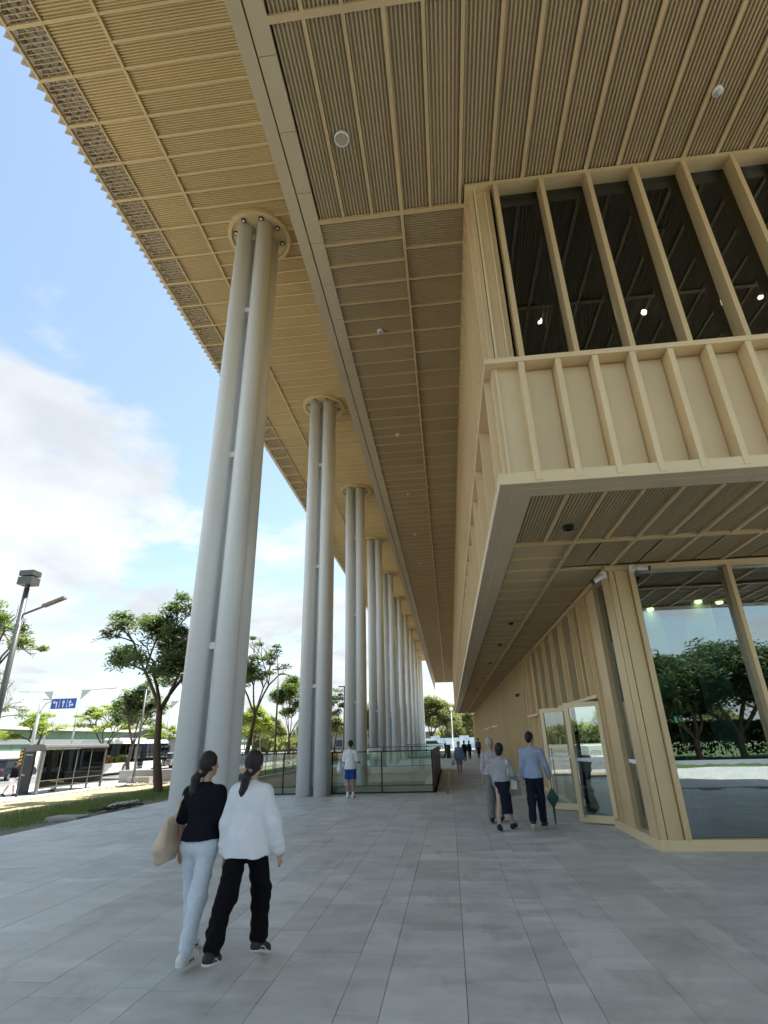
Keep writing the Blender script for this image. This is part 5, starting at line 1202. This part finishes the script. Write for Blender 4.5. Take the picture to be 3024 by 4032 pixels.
        S.ell(head + hb*.010*k + [0, 0, .034*k], (.094*k, .106*k, .108*k), .02); S.cone(head + hb*.03*k, head + hb*.045*k + [0, 0, -.06*k], .078*k, .055*k, .03)
        S.cut(lambda X, Y, Z: ((X - head[0])*hd[0] + (Y - head[1])*hd[1]) - .052*k - np.maximum(0, (Z - head[2] - .045*k)) * 1.2)
        if hair == 'pony':
            q0 = head + hb*.095*k + [0, 0, -.05*k]; q1 = q0 + hb*.035*k + [0, 0, -.07*k] - hs*.01; q2 = q1 + [0, 0, -.12*k] + hb*.0 - hs*.015; q3 = q2 + np.array([0, .0, -.10*k]) - hs*.012
            S.cone(q0, q1, .026*k, .040*k, .02); S.cone(q1, q2, .042*k, .042*k, .02); S.cone(q2, q3, .040*k, .014*k, .02)
        elif hair == 'long':
            S.cone(head + hb*.06*k, head + hb*.085*k + [0, 0, -.20*k], .075*k, .06*k, .03, .8); S.cone(head + hb*.085*k + [0, 0, -.20*k], head + hb*.09*k + [0, 0, -.32*k], .06*k, .03*k, .02, .8)
    S.wrinkle(.005, 9, .3, 90); ho = fin(S.mesh('hair', hair_m), 'hair')
    if hair == 'pony':
        q0 = head + hb*.098*k + [0, 0, -.055*k]; S = SDF(q0 - .08, q0 + .08, .006); S.cone(q0 - hs*.012, q0 + hs*.012, .026*k, .026*k, .01, .9, 2); fin(S.mesh('hair_tie', cloth('hair_tie', (.35, .22, .19))), 'hair_tie', ho).matrix_parent_inverse = Matrix.Identity(4)
    # shoes
    for i in J:
        h_, kn, an, toe, heel = J[i]; c = (heel + toe) / 2; S = SDF(np.minimum(heel, toe) - .11, np.maximum(heel, toe) + .13, res * .75); S.cone(heel + [0, 0, .008], toe + [0, 0, .006], .044*k, .040*k, .02); S.cone(an - [0, 0, .005], heel + [0, .01, .01], .048*k, .045*k, .03); S.cone(an + (toe - an)*.3, toe + [0, 0, .012], .043*k, .034*k, .03)
        so_ = fin(S.mesh('shoe', shoe_m), 'shoe')
        if sole_m:
            S = SDF(np.minimum(heel, toe) - .11, np.maximum(heel, toe) + .13, res * .75); dn = np.array([0, 0, -.019*k]); S.cone(heel + dn, toe + dn, .050*k, .047*k, .01, .40, 2); ss = fin(S.mesh('sole', sole_m), 'sole', so_); ss.matrix_parent_inverse = Matrix.Identity(4)
        if sock: S = SDF(an - .12, an + .2, res * .8); S.cone(an, an + (kn - an) * .22, .045*k, .046*k, .01); fin(S.mesh('sock', WHT), 'sock')
    W2 = lambda p: (loc[0] + p[0]*ca - p[1]*sa, loc[1] + p[0]*sa + p[1]*ca, loc[2] + p[2])
    return t, {'hand': [W2(A[i][3] + A[i][4] * .03) for i in (0, 1)], 'shoulder': [W2(A[i][0]) for i in (0, 1)], 'ankle': [W2(J[i][2]) for i in (0, 1)], 'toe': [W2(J[i][3]) for i in (0, 1)], 'heel': [W2(J[i][4]) for i in (0, 1)], 'hip': [W2(J[i][0]) for i in (0, 1)]}
RUB = mat('rubber_white', (.68, .66, .60), .7); SHB = mat('shoe_black', (.02, .02, .022), .6); SHW = mat('shoe_white', (.72, .73, .72), .5)
C_BLK = cloth('cloth_black', (.010, .011, .016)); C_JET = cloth('cloth_jet', (.005, .005, .006)); C_WHT = cloth('cloth_white', (.82, .83, .87), .02); C_JEAN = cloth('light_denim', (.66, .73, .80), .06)
C_GREY = cloth('cloth_grey', (.38, .40, .42)); C_BLUE = cloth('shirt_blue', (.36, .44, .60)); C_NAVY = cloth('cloth_navy', (.015, .018, .035)); C_ROYAL = cloth('shorts_blue', (.03, .07, .30)); C_KHA = cloth('trousers_grey', (.22, .23, .215)); C_PLAID = cloth('shirt_plaid', (.52, .47, .50), .16, c2=(.36, .34, .40), c2scale=14., c2amt=.6)
C_DEN = cloth('denim_jacket', (.22, .34, .52), .12); C_RED = cloth('cloth_red', (.35, .05, .04))
w1, j1 = person('woman in black T-shirt and pale blue jeans walking carrying a tote bag', (-2.38, 5.54, 0), 1.63, RAD(-2), True, legs=((-18, 3, 4), (17, 8, 10)), arms=((9, 6, 14), (16, 8, 10)), top='t_shirt', sleeve=.50, top_m=C_BLK, top_len=.0, loose=.004, bot_m=C_JEAN, leg_w=.008, shoe_m=SHW, sole_m=RUB, hair='pony', head_yaw=-32, res=.0075)
w2, j2 = person('woman in oversized pale sweatshirt and black trousers with a long low ponytail', (-1.89, 5.46, 0), 1.62, RAD(-8), True, legs=((25, 26, 22), (-27, 2, 16)), arms=((20, 4, 10), (12, -4, 8)), top='sweatshirt', sleeve=1, top_m=C_WHT, top_len=.135, loose=.034, bot_m=C_JET, leg_w=.018, shoe_m=SHB, sole_m=RUB, hair='pony', head_yaw=-4, res=.0075, wr=.0095)
# three stripes on the white sneakers
for i in (0, 1):
    sh_ = [c for c in w1.children if c.name.startswith('shoe')][i]
    h_, t_ = Vector(j1['heel'][i]), Vector(j1['toe'][i]); d = (t_ - h_).normalized(); sd_ = d.cross(Vector((0, 0, 1))).normalized()
    for s in (-1, 1):
        for k in range(3):
            p = h_ + d * (.055 + .026 * k) + sd_ * (s * .0475) + Vector((0, 0, -.004)); o = MB().obox(p, p + Vector((0, 0, .045)) - d * .012 - sd_ * (s * .010), .009, .005, up=sd_).build('stripe', BLACK, sh_); o.matrix_parent_inverse = Matrix.Identity(4)
# white curved line on the dark sneakers
for i in (0, 1):
    sh_ = [c for c in w2.children if c.name.startswith('shoe')][i]
    h_, t_ = Vector(j2['heel'][i]), Vector(j2['toe'][i]); d = (t_ - h_).normalized(); sd_ = d.cross(Vector((0, 0, 1))).normalized()
    for s in (-1, 1):
        pts = [h_ + d * (.01 + .028 * k) + sd_ * (s * (.0475 - .001*k)) + Vector((0, 0, .004 + .014 * math.sin(k * 1.1))) for k in range(6)]; o = MB().path(pts, .004, 6).build('side_line', WHT, sh_); o.matrix_parent_inverse = Matrix.Identity(4)
# tote bag on the left shoulder
sx_, sy_, sz_ = j1['shoulder'][1]
t = thing('tote_bag', 'slouchy beige tote bag hanging from the left shoulder of the woman in black', 'bag', (sx_ - .08, sy_ - .04, .94))
TAN = mat('tan_leather', (.62, .50, .37), .5, 0, .12, 9, .3, 60)
S = SDF((-.25, -.35, -.5), (.25, .35, .3), .009)
for y_ in (-.12, -.06, 0, .06, .12): S.cone((-.01, y_, .03), (-.055, y_ * 1.25 + .02, -.20), .020, .055, .04); S.cone((-.055, y_ * 1.25 + .02, -.20), (-.06, y_ * 1.1 + .03, -.30), .055, .040, .04)
S.wrinkle(.009, 4, .35, 40)
me = S.mesh('bag_body', TAN); put('bag_body', me, t).matrix_parent_inverse = Matrix.Identity(4)
for o in t.children: o.location = (-.02, -.02, .12)
for s in (-.07, .09): MB().path([(sx_ - .09, sy_ - .03 + s, 1.04), (sx_ - .055, sy_ - .03 + s * .6, 1.22), (sx_ + .005, sy_ - .02 + s * .3, sz_ + .065), (sx_ + .05, sy_ + .03 + s * .2, sz_ + .06)], .011, 8).build('strap', TAN, t, True)

person('man in white T-shirt and blue shorts standing at the glass railing', (-3.42, 19.75, 0), 1.75, RAD(-4), legs=((2, 2, 0), (-2, 2, 0)), arms=((10, 8, 70), (10, 4, 35)), top='t_shirt', sleeve=.50, top_m=C_WHT, loose=.020, top_len=.10, bottom='shorts', bot_m=C_ROYAL, leg_w=.02, shoe_m=SHW, sole_m=RUB, hair='short', skin=SKIN2, sock=True)
t = thing('plastic_bag', 'crumpled white plastic bag held by the man at the railing', 'bag', (-3.78, 19.95, .95)); S = SDF((-.25, -.2, -.25), (.25, .2, .25), .012); S.cone((-.05, 0, .1), (-.04, 0, -.08), .05, .12, .05); S.wrinkle(.018, 2, 1, 30); put('bag_body', S.mesh('bag_body', mat('thin_plastic', (.72, .74, .74), .3)), t).matrix_parent_inverse = Matrix.Identity(4)
_, j = person('older man with grey hair in a pale checked shirt and grey trousers', (.92, 13.75, 0), 1.70, RAD(-12), legs=((10, 2, 0), (-8, 4, 10)), arms=((8, -4, 14), (8, 4, 14)), top='checked_shirt', sleeve=.9, top_m=C_PLAID, loose=.010, bot_m=C_KHA, leg_w=.022, shoe_m=SHB, sole_m=None, hair='short', hair_m=HAIRG, head_yaw=-35)
_, j = person('woman with short black hair in grey sweater and long black skirt', (1.03, 12.62, 0), 1.60, RAD(-22), True, legs=((14, 2, 0), (-14, 6, 14)), arms=((16, 14, 40), (8, 6, 16)), top='sweater', sleeve=1, top_m=C_GREY, loose=.014, bottom='skirt', bot_m=C_NAVY, shoe_m=SHB, hair='bob', head_yaw=-30)
hx, hy, hz_ = j['hand'][0]
t = thing('shoulder_bag', 'brown and white bag on a long white strap beside the grey sweater', 'bag', (hx - .10, hy - .05, hz_))
MB().box(hx - .22, hx + .02, hy - .14, hy - .03, hz_ - .22, hz_ + .06).build('bag_body', mat('bag_brown', (.30, .22, .17), .6), t); MB().box(hx - .23, hx - .06, hy - .155, hy - .142, hz_ - .10, hz_ + .09).build('booklet', WHT, t)
ssx = j['shoulder'][0]; MB().obox((ssx[0] - .03, ssx[1] - .09, ssx[2] + .03), (hx - .22, hy - .19, hz_ - .14), .035, .008, up=(0, 1, 0)).build('strap', WHT, t)
_, j = person('tall young man in light blue shirt and dark trousers carrying a folded umbrella', (1.70, 12.72, 0), 1.77, RAD(-14), legs=((6, 4, 0), (-16, 8, 38)), arms=((18, 8, 22), (8, 4, 12)), top='blue_shirt', sleeve=1, top_m=C_BLUE, loose=.014, top_len=.08, bot_m=C_NAVY, leg_w=.014, shoe_m=SHB, sole_m=RUB, hair='short', head_yaw=-28)
hx, hy, hz_ = j['hand'][0]
t = thing('umbrella', 'folded dark green umbrella hanging from the hand of the man in blue', 'umbrella', (hx, hy, 0)); UG = mat('umbrella_green', (.02, .10, .085), .5); dx = -.02
MB().tube((hx, hy, hz_), (hx + dx, hy - .03, .06), .010, .006, 8).build('shaft', UG, t)
MB().lathe((hx + dx * .4, hy - .01, 0), [(.012, hz_ - .12), (.04, hz_ - .16), (.13, hz_ - .30), (.03, hz_ - .47), (.028, hz_ - .52), (.014, .06)], 12).build('canopy', UG, t)
MB().path([(hx, hy, hz_ - .02), (hx, hy, hz_ + .05), (hx - .02, hy, hz_ + .08), (hx - .05, hy, hz_ + .05)], .012, 8).build('handle', TAN, t)
t = thing('booklet', 'white booklet in the left hand of the man in blue', 'booklet', j['hand'][1]); a_ = j['hand'][1]; MB().box(a_[0] - .01, a_[0] + .16, a_[1] - .06, a_[1] - .052, a_[2] + .02, a_[2] + .14).build('cover', WHT, t)
person('young woman in denim jacket and shorts walking towards the camera along the walkway', (.42, 31.0, 0), 1.60, RAD(183), True, legs=((12, 4, 0), (-12, 10, 14)), arms=((10, 6, 16), (12, -4, 14)), top='denim_jacket', sleeve=1, top_m=C_DEN, loose=.03, top_len=.08, bottom='shorts', bot_m=C_DEN, shoe_m=SHW, hair='long', mask=True, res=.014)
t = thing('plastic_bag', 'white carrier bag held by the woman in the denim jacket', 'bag', (.10, 30.9, .7)); S = SDF((-.2, -.2, -.3), (.2, .2, .2), .015); S.cone((0, 0, .05), (0, 0, -.12), .04, .11, .04); S.wrinkle(.015, 2, 1, 30); put('bag_body', S.mesh('bag_body', mat('thin_plastic', (.72, .74, .74), .3)), t).matrix_parent_inverse = Matrix.Identity(4)
person('person in black walking away just behind the denim jacket woman', (1.15, 49, 0), 1.62, 0, True, top_m=C_BLK, bot_m=C_BLK, shoe_m=SHB, hair='long', res=.018)
person('small person in black beside the other one walking away', (1.75, 55, 0), 1.58, 0, True, top_m=C_BLK, bot_m=C_BLK, shoe_m=SHB, hair='bob', res=.018)
person('man in dark shirt and black trousers walking away by the far wall', (2.75, 58, 0), 1.76, 0, top_m=cloth('shirt_slate', (.09, .11, .16)), bot_m=C_JET, shoe_m=SHB, res=.018, loose=.02)
person('man in black top and white shorts walking past the bus shelter', (-23.3, 29.2, -.5), 1.64, RAD(-25), legs=((12, 4, 0), (-20, 10, 24)), arms=((10, 20, 60), (10, 10, 60)), top='jacket', sleeve=.9, top_m=C_JET, loose=.05, bottom='shorts', bot_m=C_WHT, leg_w=.02, shoe_m=SHB, hair='short', res=.015, skin=SKIN2)
person('person in red jacket sitting inside the bus shelter', (-22.85, 32.4, -.5), 1.66, RAD(80), sit=.50, legs=((85, 85, 0), (85, 85, 0)), arms=((8, 10, 50), (8, 10, 50)), top='jacket', sleeve=1, top_m=C_RED, loose=.03, bot_m=C_WHT, shoe_m=SHB, hair='short', res=.015)
person('masked woman with black hair standing behind the railing near the first column', (-12.4, 33.2, -.25), 1.72, RAD(195), True, legs=((2, 2, 0), (-2, 2, 0)), top_m=C_BLK, bot_m=C_NAVY, shoe_m=SHB, hair='bob', mask=True, res=.015)
person('second masked person behind the railing right of the black haired woman', (-11.7, 34.2, -.25), 1.66, RAD(190), True, legs=((2, 2, 0), (-2, 2, 0)), top_m=C_BLK, bot_m=C_GREY, shoe_m=SHB, hair='bob', mask=True, res=.015)
